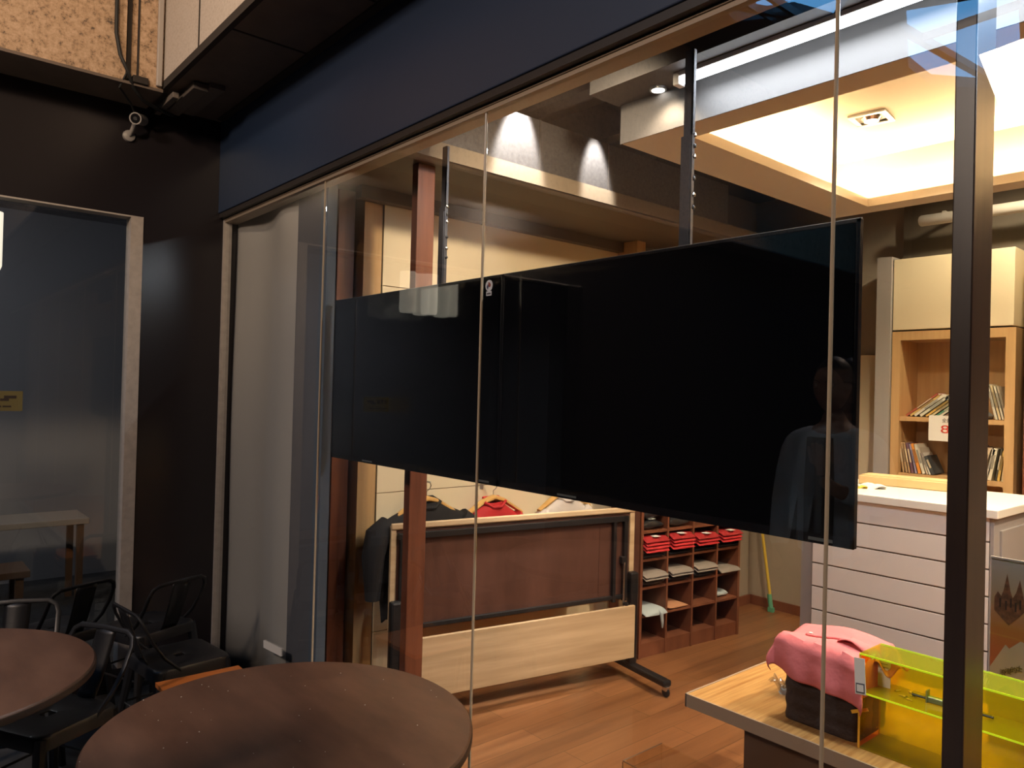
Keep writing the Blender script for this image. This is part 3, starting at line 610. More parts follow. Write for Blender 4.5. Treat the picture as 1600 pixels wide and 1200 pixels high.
# ---------------------------------------------------------------- hanging clothes
def garment(y, z, col, lbl, hw, length, body='shirt', hm='hanger'):
    t = thing('hanging_shirt', lbl, 'shirt', (-3.12, y, z))
    def f(u, v):
        a = 2*pi*u; prof = [(0, .055), (.06, hw*.55), (.14, hw*.95), (.25, hw), (.45, hw*1.02), (1, hw*.9)]
        q = v
        for (q0, w0), (q1, w1) in zip(prof, prof[1:]):
            if q <= q1: ww = w0+(w1-w0)*(q-q0)/(q1-q0); break
        return Vector((.035*sin(a)*(1+.2*cos(3*a)), ww*cos(a), -.0-length*q+(.012*sin(a*5)*(q > .2))))
    MB().grid(f, 36, 20).build('body', M[col], t, True)
    MB().tube([(.02, -.07, -.0), (.035, -.03, -.025), (.035, .03, -.025), (.02, .07, -.0), (-.02, .05, .02), (-.02, -.05, .02)], .010, 8, True).build('collar', M[col], t, True)
    for s in (-1, 1):
        MB().tube([(0, s*hw*.80, -.10*length-.03), (.005, s*hw*1.02, -.25*length), (.005, s*hw*1.1, -.42*length), (.0, s*hw*1.08, -.8*length)], [.045, .062, .055, .035], 12).build('sleeve', M[col], t, True)
    return t
def hangerobj(y, z, lbl):
    t = thing('clothes_hanger', lbl, 'hanger', (-3.12, y, z), 0, 'wooden hangers on the slatwall')
    MB().tube([(0, -.205, -.085), (.0, -.15, -.055), (.0, -.07, -.010), (0, 0, .008), (0, .07, -.010), (0, .15, -.055), (0, .205, -.085)], [.010, .013, .015, .017, .015, .013, .010], 10, False, .9, 1.5).build('shoulder_bar', M['hanger'], t, True)
    MB().tube([(0, 0, .015), (0, 0, .045), (0, .018, .055), (0, .026, .072), (0, .015, .092), (0, -.008, .092), (0, -.02, .078)], .0022, 8).build('hook', M['chrome'], t, True)
    MB().box(-.105, -.10, -.012, .012, .04, .10).box(-.105, .03, -.004, .004, .088, .096).build('wall_bracket', M['brushed'], t)
garment(2.13, 1.035, 'blackc', 'black shirt hanging at the left end above the folding table', .27, .55); hangerobj(2.13, 1.045, 'wooden hanger holding the black shirt')
garment(2.56, 1.005, 'red', 'red shirt hanging between the black and the white one', .185, .55); hangerobj(2.56, 1.02, 'wooden hanger holding the red shirt')
garment(3.10, 1.0, 'whitec', 'white shirt hanging at the right end above the folding table', .185, .55); hangerobj(3.10, 1.015, 'wooden hanger holding the white shirt')
# broom
t = thing('broom', 'yellow handled broom leaning in the back corner', 'broom', (-3.0, 5.17, 0))
MB().tube([(0, 0, .10), (-.17, .05, .95)], .011, 10).build('handle', M['yel'], t, True)
MB().tube([(.006, 0, .03), (-.01, .0, .13)], .017, 10).build('socket', M['green'], t, True)
MB().box(-.015, .03, -.015, .015, 0, .035, .004).build('brush_head', M['green'], t)
# ---------------------------------------------------------------- low wooden table
lt = thing('display_table', 'low wooden display table with striped top holding basket and yellow box', 'table', (0, 0, 0))
MB().box(-1.60, .6, 2.222, 3.0, .510, .55, .002).build('tabletop', M['zebra'], lt)
MB().box(-1.604, .6, 2.216, 2.2218, .506, .551).box(-1.606, -1.6002, 2.216, 3.0, .506, .551).build('edge_band', M['edge'], lt)
MB().box(-1.42, .5, 2.30, 2.9, 0, .508).build('base', M['darkside'], lt)
# clear acrylic box on the floor in front
ab = thing('acrylic_box', 'clear acrylic box on the floor left of the display table', 'box', (-1.75, 2.06, 0))
ww, dd, hh = .48, .22, .30
for nm, bx in (('front_panel', (0, ww, 0, .004, 0, hh)), ('back_panel', (0, ww, dd-.004, dd, 0, hh)), ('side_panel', (0, .004, .004, dd-.004, 0, hh)), ('side_panel', (ww-.004, ww, .004, dd-.004, 0, hh)), ('top_panel', (0, ww, 0, dd, hh, hh+.004))):
    box(*bx).build(nm, M['acr_clear'], ab)
eg = MB(); eg.tube([(0, 0, hh+.004), (ww, 0, hh+.004)], .0018, 6); eg.tube([(0, 0, hh+.004), (0, dd, hh+.004)], .0018, 6); eg.tube([(0, 0, 0), (0, 0, hh)], .0018, 6)
eg.build('polished_edge', M['darkside'], ab)
# basket with pink cloth
bk = thing('basket', 'dark brown square basket on the display table under the pink shirt', 'basket', (-1.17, 2.43, .551))
def bas(u, v):
    a = 2*pi*u; p = .16; cx = math.copysign(abs(cos(a))**p, cos(a)); sy = math.copysign(abs(sin(a))**p, sin(a))
    hz = .245*v; k = 1+.012*sin(v*pi*10)-.03*(1-v)
    return Vector((cx*.123*k, sy*.115*k, hz))
o = MB().grid(bas, 64, 40).build('body', M['crate'], bk, True); o.modifiers.new('s', 'SOLIDIFY').thickness = .004
MB().box(-.115, .115, -.105, .105, .002, .008).build('bottom', M['crate'], bk)
# contents
fl = tag(MB().box(-.11, .11, -.10, .10, 0, .06, .03).build('folded_garment', M['whitec']), 'white folded garments filling the basket under the pink shirt', 'folded clothes'); fl.location = (-1.17, 2.43, .745)
pk = thing('pink_shirt', 'salmon pink shirt draped over the dark basket', 'shirt', (-1.17, 2.43, .551))
def cl(u, v):
    # draped sheet, in local coordinates; top plateau then falling sides
    x = (u-.5)*.40; y = (v-.5)*.335-.010-.05*u*max(0, .5-v)*2
    ax = max(0, abs(x)-.115); ay = max(0, abs(y)-.105)
    lim = .055+.045*u+.02*sin(u*7)
    drop = sqrt(ax*ax+ay*ay)
    X = math.copysign(min(abs(x), .118+ax*.10+.012), x) if ax > 0 else x
    Y = math.copysign(min(abs(y), .110+ay*.10+.012), y) if ay > 0 else y
    top = .262+.022*(1-(x/.22)**2)*(1-(y/.2)**2)-.03*(u-.3)*0+.006*sin(9*u+4*v)+.008*sin(14*v-5*u)-.02*u
    Z = top-drop*1.05
    fold = .010*sin(u*23+v*5)*min(1, drop*9)+.008*sin(v*19)*min(1, drop*9)
    if ax > 0: X += math.copysign(.010+fold*.8, x)
    if ay > 0: Y += math.copysign(.014+fold, y)
    Z += .012*sin(u*12+1)*min(1, drop*6)
    return Vector((X, Y, max(Z, .08)))
o = MB().grid(cl, 72, 68).build('cloth_body', M['pink'], pk, True); md = o.modifiers.new('s', 'SOLIDIFY'); md.thickness = .0035; md.offset = 1
# placket fold, pocket flap, button, collar
o = MB().grid(lambda u, v: cl(.30+.42*u, .38+.045*v+.03*u)+Vector((0, 0, .006+.006*sin(pi*v))), 24, 6).build('placket', M['pink'], pk, True); o.modifiers.new('s', 'SOLIDIFY').thickness = .003
o = MB().grid(lambda u, v: cl(.60+.30*u*(1-.3*v), .60-.28*v)+Vector((0, 0, .008+.014*sin(pi*u)*v)), 14, 10).build('collar', M['pink'], pk, True); o.modifiers.new('s', 'SOLIDIFY').thickness = .003
o = MB().grid(lambda u, v: cl(.74+.12*u, .52-.16*v)+Vector((0, 0, .012)), 8, 8).build('neck_lining', M['whitec'], pk, True)
cp = cl(.36, .36)
MB().lathe([(0, 0), (.006, 0), (.006, .003), (0, .003)], tuple(cp+Vector((0, 0, .014))), 14).build('button', M['whitec'], pk, True)
hv = MB().box(-.016, .016, -.0008, .0008, -.052, .052).build('hang_tag', M['paper'], pk, loc=(.146, -.150, .222), rot=(R(-8), R(-7), 0))
MB().box(-.013, .013, -.0014, -.0008, -.048, -.020).build('printed_frame', mat('tag_print', (.10, .10, .12), .6), hv); MB().box(-.010, .010, -.0018, -.0014, -.044, -.024).build('frame_inset', M['paper'], hv)
# plastic packets behind the basket
for i, (x, y, z) in enumerate(((-1.36, 2.52, .553), (-1.34, 2.60, .553))):
    t = thing('plastic_packet', ['clear plastic packet sticking out left of the basket', 'clear plastic packet behind the basket corner'][i], 'packet', (x, y, z), R(20*i))
    def pf(u, v, i=i): return Vector(((u-.5)*.14, (v-.5)*.12, .03+.10*i+.018*sin(u*11+v*5)+.012*cos(v*17)))
    o = MB().grid(pf, 20, 18).build('film', M['bag'], t, True); o.modifiers.new('s', 'SOLIDIFY').thickness = .002
    MB().grid(lambda u, v: pf(.2+.6*u, .2+.6*v)+Vector((0, 0, -.012)), 10, 10).build('contents', M['whitec'] if i else M['bluec'], t, True)
# ---------------------------------------------------------------- yellow acrylic box
yb = thing('yellow_acrylic_shelf', 'translucent neon yellow acrylic shelf box on the display table', 'acrylic box', (-1.035, 2.30, .551))
W, Dp, Hh, T = 1.0, .145, .28, .005
box(0, W, 0, Dp, Hh, Hh+T).build('top_panel', M['acr_top'], yb)
box(0, W, Dp-T, Dp, 0, Hh).build('back_panel', M['acr'], yb)
box(0, T, 0, Dp-T, 0, Hh).build('side_panel', M['acr_orange'], yb); box(W-T, W, 0, Dp-T, 0, Hh).build('side_panel', M['acr_orange'], yb)
box(T, W-T, .0, Dp-T, .165, .165+T).build('shelf_panel', M['acr'], yb)
box(T, W-T, 0, Dp-T, 0, T).build('bottom_panel', M['acr'], yb)
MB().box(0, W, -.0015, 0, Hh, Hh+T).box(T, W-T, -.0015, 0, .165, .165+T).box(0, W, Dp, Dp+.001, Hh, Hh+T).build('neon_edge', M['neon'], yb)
MB().box(-.001, T, -.0015, 0, 0, Hh).build('orange_edge', M['neono'], yb)
for (y, z) in ((.03, .03), (.12, .03), (.03, .08)): MB().lathe([(0, -.002), (.003, -.002), (.003, 0), (0, 0)], (T, y, z), 8, 'X').build('screw', M['chrome'], yb)
MB().box(-.02, .035, -.003, -.002, .0, .010, mtx=Matrix.Translation((.0, -.001, .105)) @ Matrix.Rotation(R(-25), 4, 'Y')).build('tape', M['neono'], yb)
lk = thing('sliding_bolt', 'steel door bolt lying on the shelf of the yellow acrylic box', 'door bolt', (-.875, 2.385, .7212), R(3))
MB().box(0, .10, -.008, .008, 0, .018, .003).build('body', M['steelpart'], lk); MB().tube([(-.04, 0, .009), (.0, 0, .009)], .004, 8).build('rod', M['blackm'], lk, True)
MB().box(.0, .004, -.012, .012, 0, .034).build('plate', M['steelpart'], lk)
MB().tube([(.1, 0, .008), (.17, 0, .008)], .004, 8).build('rod', M['blackm'], lk, True)
for i, (x, y) in enumerate(((-.945, 2.36), (-.925, 2.35), (-.90, 2.345), (-.955, 2.40), (-.94, 2.42), (-.92, 2.38), (-.93, 2.405))):
    o = MB().tube([(0, 0, .002), (.014, .003, .002)], .0018, 6).lathe([(0, 0), (.004, 0), (.004, .003), (0, .003)], (.015, .003, 0), 8).build('screw', M['chrome'] if i % 2 else M['yel'], None)
    tag(o, 'tiny loose screw on the acrylic shelf, '+['leftmost of the front ones','second of the front ones','third of the front ones','nearest the side panel','farthest back','closest to the bolt','behind the middle ones'][i], 'screw', 'loose screws on the acrylic shelf'); o.location = (x, y, .7215); o.rotation_euler = (0, 0, i*1.3)
t = thing('hanging_card', 'yellow tinted card standing inside the acrylic box beside the pink shirt', 'card', (-1.0, 2.39, .722), R(8))
MB().box(-.018, .018, -.0008, .0008, 0, .085).build('card', M['paper'], t)
MB().box(-.012, .012, -.0012, -.0008, .05, .052).box(-.010, .012, -.0012, -.0008, .06, .0615).box(-.012, .010, -.0012, -.0008, .07, .0715).build('print', M['creamgap'], t)
def orp(u, v): return Vector(((u-.5)*.09, (v-.5)*.07, .05+.02*sin(u*8+v*4)+.03*v))
t = thing('crumpled_wrapper', 'crumpled orange wrapper inside the top left of the acrylic box', 'wrapper', (-.985, 2.40, .733)); o = MB().grid(orp, 16, 12).build('sheet', M['orange'], t, True); o.modifiers.new('s', 'SOLIDIFY').thickness = .0015
# poster stand
ps = thing('poster_stand', 'clear holder with a printed poster of a spired tower and white paper', 'poster', (-.80, 2.66, .551), R(-3))
PW, PH = .38, .575
MB().box(0, PW, .004, .008, .0, PH).build('holder_back', M['holder'], ps); MB().box(0, PW, -.004, -.002, 0, PH).build('holder_front', M['holder'], ps)
MB().box(0, PW, -.002, .004, PH-.004, PH+.002).box(0, PW, .0, .06, 0, .006).build('holder_edge', M['trimw'], ps)
def postermat():
    m, n, l, b = nt('printed_poster'); tc = n.new('ShaderNodeTexCoord'); sx = n.new('ShaderNodeSeparateXYZ'); l.new(tc.outputs['Object'], sx.inputs[0])
    cr = n.new('ShaderNodeValToRGB'); l.new(sx.outputs['Z'], cr.inputs['Fac']); e = cr.color_ramp.elements
    e[0].position = .20; e[0].color = (.50, .10, .07, 1); e[1].position = .6; e[1].color = (.50, .52, .55, 1)
    k = e.new(.36); k.color = (.48, .17, .06, 1); k = e.new(.44); k.color = (.52, .36, .22, 1)
    l.new(cr.outputs['Color'], b.inputs['Base Color']); b.inputs['Roughness'].default_value = .5; return m
MB().box(.003, PW-.003, -.001, .003, .003, PH-.005).build('poster_sheet', postermat(), ps)
tw = MB(); tp = [(x*.62, .375+(z-.34)*.65) for x, z in [(.02, .40), (.02, .46), (.035, .49), (.05, .47), (.06, .50), (.075, .58), (.09, .50), (.10, .47), (.115, .50), (.13, .56), (.145, .49), (.155, .42), (.12, .38), (.085, .34), (.05, .37)]]
tw.prism(tp, -.0016, -.001); tw.build('printed_tower', mat('tower_print', (.20, .09, .05), .6, var=.5, scale=60), ps)
tw2 = MB()
for (x, z) in ((.026, .425), (.042, .42), (.055, .43), (.068, .42), (.08, .43)): tw2.box(x, x+.005, -.0019, -.0016, z, z+.028)
tw2.build('printed_windows', mat('window_print', (.05, .025, .02), .6), ps)
tw3 = MB(); tw3.prism([(.003, .235), (.045, .315), (.055, .305), (.085, .335), (.2, .31), (.37, .33), (.37, .10), (.003, .10)], -.0016, -.001); tw3.build('printed_paper', mat('torn_paper_print', (.60, .54, .46), .6, var=.1, scale=12), ps)
for i, ch in enumerate('浪漫的土'):
    text('caption_glyph', ch, .019, M['mahog'], ps, (.030+.0145*i, -.0022, .222+.008*i), (pi/2, 0, 0), .0003)
# ---------------------------------------------------------------- outdoor tables
def roundtable(cx, cy, lbl, specks):
    t = thing('round_table', lbl, 'table', (cx, cy, 0)); r = .458
    MB().lathe([(0, .722), (r-.006, .722), (r-.001, .726), (r, .735), (r-.001, .745), (r-.006, .75), (0, .7501)], (0, 0, 0), 128).build('table_top', M['tabletop'], t, True)
    MB().lathe([(r+.0003, .726), (r+.0012, .729), (r+.0012, .741), (r+.0003, .744)], (0, 0, 0), 128).build('rim_band', M['tableedge'], t, True)
    MB().lathe([(.05, .03), (.035, .06), (.032, .68), (.05, .70), (.16, .71), (.16, .721), (0, .721)], (0, 0, 0), 24).build('pedestal', M['blackm'], t, True)
    MB().lathe([(0, 0), (.26, 0), (.26, .012), (.08, .028), (0, .03)], (0, 0, 0), 48).build('base_plate', M['blackm'], t, True)
    return t
roundtable(-1.773, .815, 'nearer round dark brown table with dusty crumbs in the foreground', True)
roundtable(-2.685, .11, 'round dark brown table cut off at the left picture edge', False)
rnd = random.Random(3); cm = MB()
for i in range(46):
    a, q = rnd.uniform(0, 2*pi), .44*sqrt(rnd.random()); s = rnd.uniform(.0006, .0014)
    x, y = -1.793+q*cos(a), .791+q*sin(a); cm.box(x-s, x+s, y-s, y+s, .7503, .7503+s)
o = cm.build('crumbs', M['paper']); tag(o, 'scattered white crumbs and dust specks on the nearer round table', 'crumbs', kind='stuff')
# orange topped bench
t = thing('low_stool', 'orange topped low stool with black frame half hidden behind the nearer table', 'stool', (-2.99, .955, 0), R(0))
ob = [(-3.06+2.99, .865-.955), (-3.052+2.99, 1.18-.955), (-2.72+2.99, 1.18-.955), (-2.72+2.99, .865-.955)]
MB().prism(ob, .433, .450, 'XY').build('seat', M['orange'], t)
MB().prism([(x*.97, y*.97) for x, y in ob], .40, .4328, 'XY').build('seat_frame', M['black'], t)
for x, y in ob: box(x*.9-.012, x*.9+.012, y*.9-.012, y*.9+.012, 0, .4).build('leg', M['black'], t)
# ---------------------------------------------------------------- metal cafe chairs
def make_chair(name, label, loc, rz):
    """local -y is the front, back rest at +y"""
    t = thing(name, label, 'chair', loc, rz, None)
    sm = MB(); hw = .155; n = 8; hole = .020
    def rr_(h, r, k):
        out = []
        for cxx, cyy, a0 in ((h-r, h-r, 0), (-h+r, h-r, pi/2), (-h+r, -h+r, pi), (h-r, -h+r, 3*pi/2)):
            for i in range(k+1):
                a = a0+pi/2*i/k; out.append((cxx+r*cos(a), cyy+r*sin(a)))
        return out
    loops = [(hole, .008, .450), (hole+.004, .008, .4525), (hw*.75, .04, .4535), (hw-.012, .045, .4545), (hw-.003, .045, .452), (hw+.002, .045, .444), (hw+.004, .045, .405), (hw+.001, .045, .405), (hw-.004, .045, .442), (hole, .008, .446)]
    rings = [[sm.b.verts.new((x, y, z)) for x, y in rr_(h, r, n)] for h, r, z in loops]
    nn = len(rings[0])
    for A, B in zip(rings, rings[1:]+rings[:1]):
        for k in range(nn): sm.b.faces.new((A[k], A[(k+1) % nn], B[(k+1) % nn], B[k]))
    sm.build('seat', M['black'], t, True)
    for sx in (-1, 1):
        for sy in (-1, 1):
            lg = MB(); lg.tube([(sx*.135, sy*.135, .44), (sx*.165, sy*.165, .22), (sx*.185, sy*.185, .0)], [.024, .018, .014], 8, False, 1.0, .8)
            lg.build('leg', M['black'], t, True)
    MB().tube([(-.16, -.16, .25), (.16, -.16, .25), (.16, .16, .25), (-.16, .16, .25)], .005, 6, True).build('stretcher', M['black'], t)
    # looped back frame
    pts = []
    base = [(-.150, .06, .44), (-.150, .125, .50), (-.152, .172, .57), (-.150, .205, .635), (-.140, .216, .664), (-.112, .222, .680), (0, .226, .683), (.112, .222, .680), (.140, .216, .664), (.150, .205, .635), (.152, .172, .57), (.150, .125, .50), (.150, .06, .44)]
    MB().tube(base, .0085, 8, False, .75, 1.25).build('back_frame', M['black'], t, True)
    def spl(u, v):
        x = (u-.5)*(.085+.01*v); z = .45+v*.228
        y = .135+.088*(v**.8)+.012*(abs(u-.5)*2)**2
        return Vector((x, y, z))
    o = MB().grid(spl, 6, 12).build('back_splat', M['black'], t, True); o.modifiers.new('s', 'SOLIDIFY').thickness = .003
    return t
def face_rz(bx, by): return math.atan2(by, bx)-pi/2   # local +y -> (bx,by)
ch = make_chair('metal_chair', 'black metal cafe chair in the corner with its open back near the pale board', (-3.84, 1.04, 0), face_rz(.92, .38))
GRP = 'black metal cafe chairs around the tables'
ch['group'] = GRP
dup(ch, (-4.0, .68, 0), face_rz(.92, .38), 'black metal cafe chair farthest left, its back loop against the left window', GRP)
dup(ch, (-3.32, 1.03, 0), face_rz(.12, -1), 'black metal cafe chair beside the orange stool, flat seat with a square hole', GRP)
dup(ch, (-2.99, .50, 0), face_rz(-.5, .87), 'black metal cafe chair pushed against the left edge table, splat seen from the side', GRP)
dup(ch, (-3.45, .42, 0), face_rz(-.9, .3), 'black metal cafe chair mostly hidden behind the left edge table', GRP)
# ---------------------------------------------------------------- cctv, cables, conduit
cc = thing('security_camera', 'small white bullet security camera on the dark wall', 'camera', (-4.25, 1.0, 2.90))
MB().lathe([(0, 0), (.03, 0), (.028, .015), (.012, .022), (0, .022)], (0, -.01, -.035), 20, 'X').build('mount', M['cctvm'], cc, True)
MB().tube([(.02, -.01, -.035), (.05, -.005, -.01), (.07, .0, .02)], .010, 10).build('bracket_arm', M['cctvm'], cc, True)
axis = Vector((.80, -.55, -.25)).normalized(); p0 = Vector((.06, .03, .045)); 
cbm = MB().tube([tuple(p0+axis*q) for q in (-.03, -.028, .06, .072)], [.022, .028, .028, .030], 20); cbd = cbm.build('camera_body', M['cctvm'], cc, True)
MB().tube([tuple(p0+axis*q) for q in (.0721, .0740)], [.024, .022], 20).build('lens', M['lens'], cbd, True)
MB().tube([tuple(p0+axis*q) for q in (.0741, .0752)], [.010, .009], 16).build('lens_barrel', M['chrome'], cbd, True)
t = tag(MB().tube([(-3.945, .85, 4.4), (-3.945, .85, 3.5), (-3.945, .852, 3.25), (-3.94, .87, 3.15), (-3.93, .90, 3.085), (-3.97, .94, 3.02), (-4.03, 1.0, 2.99), (-4.10, 1.10, 2.985), (-4.17, 1.18, 3.0)], .009, 8).build('black_cable', M['cable'], None, True), 'thick black cable hanging down the granite and across the corner', 'cable')
t = tag(MB().tube([(-3.93, .905, 3.085), (-3.98, .88, 3.01), (-4.10, .96, 2.985), (-4.19, 1.02, 2.93)], .005, 8).build('black_cable', M['cable'], None, True), 'thin black cable running from the corner to the security camera', 'cable')
t = tag(MB().box(-3.956, -3.936, 1.035, 1.06, 3.05, 4.5, .004).build('cable_conduit', M['pvc']), 'pale vertical conduit at the end of the granite beam', 'conduit')
t = tag(MB().box(-4.2, -3.75, 1.15, 1.22, 3.015, 3.05, .003).box(-4.22, -3.9, 1.10, 1.13, 3.0, 3.028, .003).box(-4.19, -3.72, 1.22, 1.29, 3.03, 3.053).build('conduit_tray', mat('dusty_plate', (.16, .13, .11), .7)), 'dusty metal conduit tray in the corner under the beams', 'cable tray')
t = tag(MB().box(-4.0, -3.94, .93, 1.0, 3.04, 3.075, .004).build('junction_box', M['joint']), 'small dark junction box below the granite joint', 'junction box')
# wall lamp seen mirrored in the television
wlp = thing('wall_lamp', 'white three lobed wall lamp reflected at the top of the left television', 'lamp', (-4.12, .31, 2.075))
lm = MB()
for (dx, dy, dz) in ((.03, -.085, .012), (.05, 0, 0), (.03, .085, .010)): lm.lathe([(0, dz), (.045, dz), (.052, dz+.02), (.052, dz+.26), (0, dz+.26)], (dx, dy, 0), 24)
lm.build('shade', M['pend'], wlp, True); MB().box(-.15, .0, -.04, .04, .10, .18, .01).build('wall_mount', M['brushed'], wlp)
# ---------------------------------------------------------------- courtyard canopy with openings on the sky
ZC = 4.6
K = (4.6-1.6)/(4.2-1.6)
def sc(p):  # openings surveyed at 4.2 m, moved out to the real roof height
    x, y = p; return (x*K, 3-(3-y)*K)
HA = [sc(p) for p in ((-2.12, -2.18), (-1.55, -2.45), (-1.93, -3.91), (-2.19, -3.96), (-2.47, -3.55), (-2.46, -3.08))]
HB = [sc(p) for p in ((-2.75, -1.0), (-2.93, -1.26), (-2.97, -1.50), (-2.82, -1.60), (-2.65, -1.70), (-2.54, -2.03), (-2.30, -1.75), (-2.45, -1.05))]
Ysp = sc((0, -2.09))[1]
def keyhole(x0, x1, y0, y1, hole):
    """outline of a roof field with one opening, cut open along a seam"""
    ar = sum(hole[k][0]*hole[(k+1) % len(hole)][1]-hole[(k+1) % len(hole)][0]*hole[k][1] for k in range(len(hole)))
    if ar > 0: hole = hole[::-1]
    k0 = min(range(len(hole)), key=lambda k: hole[k][0]); h = hole[k0:]+hole[:k0]
    return [(x0, y0), (x1, y0), (x1, y1), (x0, y1), (x0, h[0][1]), h[0]]+h[1:]+[h[0], (x0, h[0][1]-.0001)]
cn = MB(); cn.prism(keyhole(-12, 6, -9, Ysp, HA), ZC, ZC+.1, 'XY'); cn.prism(keyhole(-12, 6, Ysp, 1.07, HB), ZC, ZC+.1, 'XY')
struct('roof_courtyard', cn, M['darksoffit'], label='dark courtyard roof with openings on the dusk sky')
bm_ = MB()
def bar(p, q, wd, z0=ZC-.12, z1=ZC):
    p, q = Vector((*sc(p), 0)), Vector((*sc(q), 0)); d = (q-p); L_ = d.length; a = math.atan2(d.y, d.x)
    bm_.box(0, L_, -wd*.36, wd*.36, z0+.06, z1, mtx=Matrix.Translation((p.x, p.y, 0)) @ Matrix.Rotation(a, 4, 'Z'))
bar((-2.22, -2.30), (-2.06, -3.95), .085); bar((-2.2, -2.60), (-1.5, -2.56), .045)
bar((-2.95, -1.0), (-2.45, -2.05), .05); bar((-2.62, -1.0), (-2.60, -1.95), .04); bar((-2.75, -1.0), (-2.75, -1.75), .02)
struct('beam_courtyard', bm_, M['darkwood'], label='dark beams crossing the openings of the courtyard roof')
for hl in (HA, HB):
    a, b, c, d = min(p[0] for p in hl), max(p[0] for p in hl), min(p[1] for p in hl), max(p[1] for p in hl)
    l = bpy.data.lights.new('sky_opening_portal', 'AREA'); o = bpy.data.objects.new('sky_opening_portal', l); COL.objects.link(o)
    l.shape = 'RECTANGLE'; l.size = b-a; l.size_y = d-c; l.cycles.is_portal = True; o.location = ((a+b)/2, (c+d)/2, ZC+.12)
ow = MB(); ow.box(-12, 6, -9.1, -9, 0, 4.7); ow.box(-12.1, -12, -9, 2, 0, 4.7); ow.box(6, 6.1, -9, 2, 0, 4.7); ow.box(-12, -4.6, 1.07, 1.2, 3, 4.7); ow.box(-12, -7, 2.5, 2.6, 0, 4.7); ow.box(3.1, 6, 1.5, 1.6, 0, 3.1)
ow.box(-12, -7, -9, 2.6, 3.0, 3.05)
struct('wall_courtyard', ow, mat('courtyard_wall', (.10, .085, .075), .8), label='dark walls enclosing the courtyard behind the camera')
# courtyard lamp body
for i, (x, y, z) in enumerate(((-1.2, -.66, 3.93), )):
    t = thing('courtyard_lamp', 'round warm lamp under the courtyard roof', 'lamp', (x, y, z)); MB().lathe([(0, 0), (.11, 0), (.13, .05), (.05, .12), (.02, .67), (0, .67)], (0, 0, 0), 24).build('lamp_body', M['blackm'], t, True)
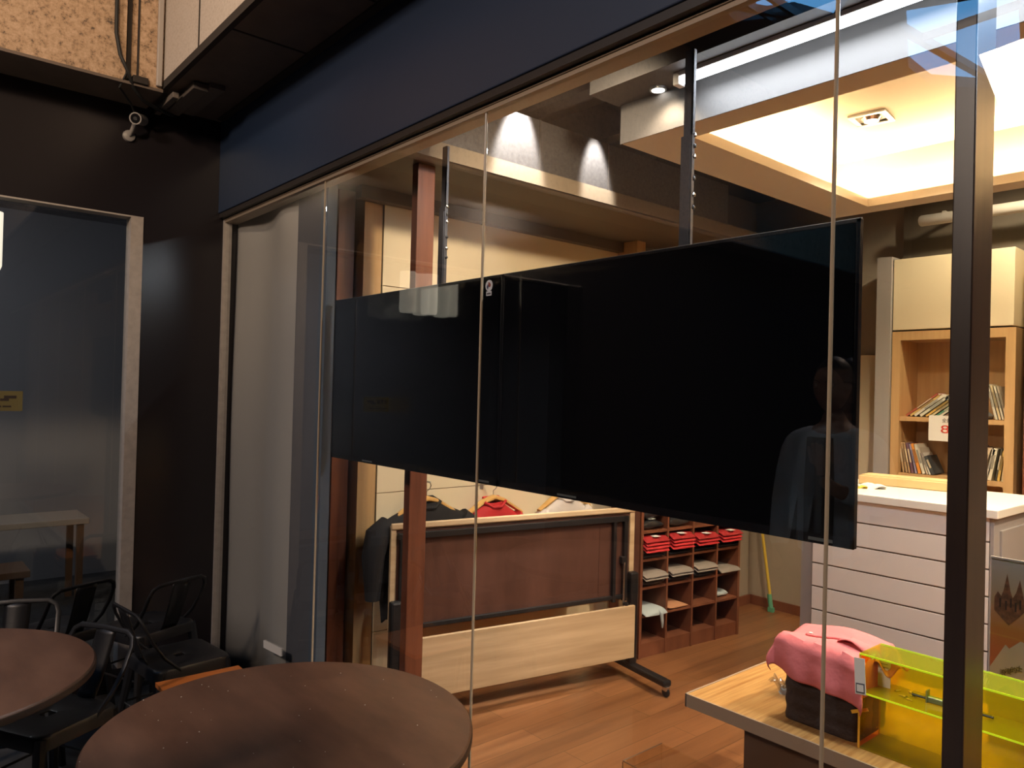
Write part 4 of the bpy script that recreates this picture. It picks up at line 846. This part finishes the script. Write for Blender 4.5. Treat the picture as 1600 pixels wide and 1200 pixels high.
# ---------------------------------------------------------------- person standing behind the camera, seen mirrored
def person():
    t = thing('person', 'person in pale blue jacket and glasses, seen only as a reflection in the right television', 'person', (-1.64, -.34, 0), R(0))
    def skin(name, pts, edges, m, root=0, sub=2):
        me = bpy.data.meshes.new(name); me.from_pydata([p[:3] for p in pts], edges, []); me.materials.append(m)
        o = bpy.data.objects.new(name, me); COL.objects.link(o); o.parent = t
        md = o.modifiers.new('skin', 'SKIN'); md.use_smooth_shade = True
        for i, p in enumerate(pts):
            r = p[3]; v = me.skin_vertices[0].data[i]; v.radius = (r if not isinstance(r, tuple) else r[0], r if not isinstance(r, tuple) else r[1]); v.use_root = (i == root)
        s = o.modifiers.new('sub', 'SUBSURF'); s.levels = sub; s.render_levels = sub
        return o
    # y+ is toward the shop glass (facing)
    P = [(0, 0, .95, (.15, .11)), (0, 0, 1.12, (.14, .10)), (0, 0, 1.30, (.16, .11)), (0, -.01, 1.42, (.10, .08)), (0, 0, 1.50, .052), (0, .015, 1.56, .052),
         (-.09, 0, .88, .09), (-.10, .01, .50, .065), (-.10, -.01, .09, .042), (-.10, .11, .04, .035), (.09, 0, .88, .09), (.10, .01, .50, .065), (.10, -.01, .09, .042), (.10, .11, .04, .035),
         (-.18, 0, 1.40, .058), (-.24, -.02, 1.12, .045), (-.21, .09, .88, .032), (-.20, .12, .80, .024), (.18, 0, 1.40, .058), (.235, .02, 1.14, .045), (.14, .26, 1.22, .032), (.11, .33, 1.27, .024)]
    E_ = [(0, 1), (1, 2), (2, 3), (3, 4), (4, 5), (0, 6), (6, 7), (7, 8), (8, 9), (0, 10), (10, 11), (11, 12), (12, 13), (3, 14), (14, 15), (15, 16), (16, 17), (3, 18), (18, 19), (19, 20), (20, 21)]
    skin('body', P, E_, M['skin'])
    def head(u, v):
        a = 2*pi*u; p = pi*(v-.5); x = .075*cos(p)*sin(a); y = .095*cos(p)*cos(a); z = .118*sin(p)
        jaw = max(0, -z/.118); x *= 1-.30*jaw**1.5; y *= 1-.18*jaw
        fx = math.exp(-((x/.014)**2)); front = cos(a) > 0
        if front:
            y += .020*fx*math.exp(-(((z+.015)/.022)**2)) + .006*math.exp(-((x/.03)**2))*math.exp(-(((z+.055)/.010)**2))
            y -= .010*(math.exp(-(((x-.032)/.014)**2))+math.exp(-(((x+.032)/.014)**2)))*math.exp(-(((z-.008)/.012)**2))
            y += .006*math.exp(-(((z+.098)/.02)**2))
        return Vector((x, y, z))
    MB().grid(head, 64, 48).build('head', M['skin'], t, True, loc=(0, .03, 1.655))
    MB().grid(lambda u, v: (lambda q: Vector((q.x*1.10, q.y*1.10-.014, q.z*1.10+.012)))(head(u, .52+.48*v)), 48, 20).build('hair', M['hair'], t, True, loc=(0, .022, 1.655))
    MB().grid(lambda u, v: Vector((.082*sin(pi*(.62+.76*u)), .096*cos(pi*(.62+.76*u))-.01, -.07+.10*v)), 20, 8).build('hair', M['hair'], t, True, loc=(0, .022, 1.655))
    for s in (-1, 1):
        MB().lathe([(.0, -.006), (.018, -.004), (.020, 0), (.012, .006), (0, .006)], (s*.076, .022, 1.655), 14, 'X').build('ear', M['skin'], t, True)
        MB().tube([(s*.034+.024*cos(a), .122, 1.665+.019*sin(a)) for a in [k*pi/8 for k in range(16)]], .0018, 6, True).build('glasses_rim', M['lglass'], t, True)
        MB().lathe([(0, -.006), (.008, -.004), (.011, 0), (0, .006)], (s*.032, .106, 1.663), 12, 'Y').build('eye', M['whitec'], t, True)
    # hands
    for hx, hy, hz, sgn in ((-.20, .13, .77, 1), (.105, .345, 1.295, -1)):
        pts = [(hx, hy, hz+.01, .024), (hx, hy+.01, hz-.05*sgn, .028)]; ed = [(0, 1)]
        for k, ln in enumerate((.055, .068, .072, .066)):
            bx_ = hx-.027+.018*k; i0 = len(pts)
            pts += [(bx_, hy+.012, hz-(.055)*sgn, .010), (bx_, hy+.020, hz-(.055+ln*.55)*sgn, .009), (bx_, hy+.040, hz-(.055+ln)*sgn, .0075)]
            ed += [(1, i0), (i0, i0+1), (i0+1, i0+2)]
        i0 = len(pts); pts += [(hx-.035*sgn, hy+.02, hz-.02*sgn, .011), (hx-.052*sgn, hy+.03, hz-.05*sgn, .009)]; ed += [(0, i0), (i0, i0+1)]
        skin('hand', pts, ed, M['skin'], 0, 1)
    Pj = [(0, 0, .84, (.185, .14)), (0, 0, 1.10, (.17, .125)), (0, 0, 1.30, (.185, .13)), (0, -.01, 1.415, (.12, .09)), (-.185, 0, 1.395, .072), (-.25, -.02, 1.12, .060), (-.215, .085, .90, .046), (.185, 0, 1.395, .072), (.245, .02, 1.135, .060), (.155, .24, 1.21, .046)]
    skin('jacket', Pj, [(0, 1), (1, 2), (2, 3), (3, 4), (4, 5), (5, 6), (3, 7), (7, 8), (8, 9)], M['jacket'], 1)
    MB().prism([(-.055, 1.43), (.055, 1.43), (.065, 1.2), (.06, .88), (-.06, .88), (-.065, 1.2)], .118, .142).build('shirt_front', M['shirt'], t)
    Pt = [(0, 0, .90, (.165, .125)), (-.09, 0, .84, .10), (-.10, .01, .50, .078), (-.10, -.01, .10, .06), (.09, 0, .84, .10), (.10, .01, .50, .078), (.10, -.01, .10, .06)]
    skin('trousers', Pt, [(0, 1), (1, 2), (2, 3), (0, 4), (4, 5), (5, 6)], M['trous'])
person()
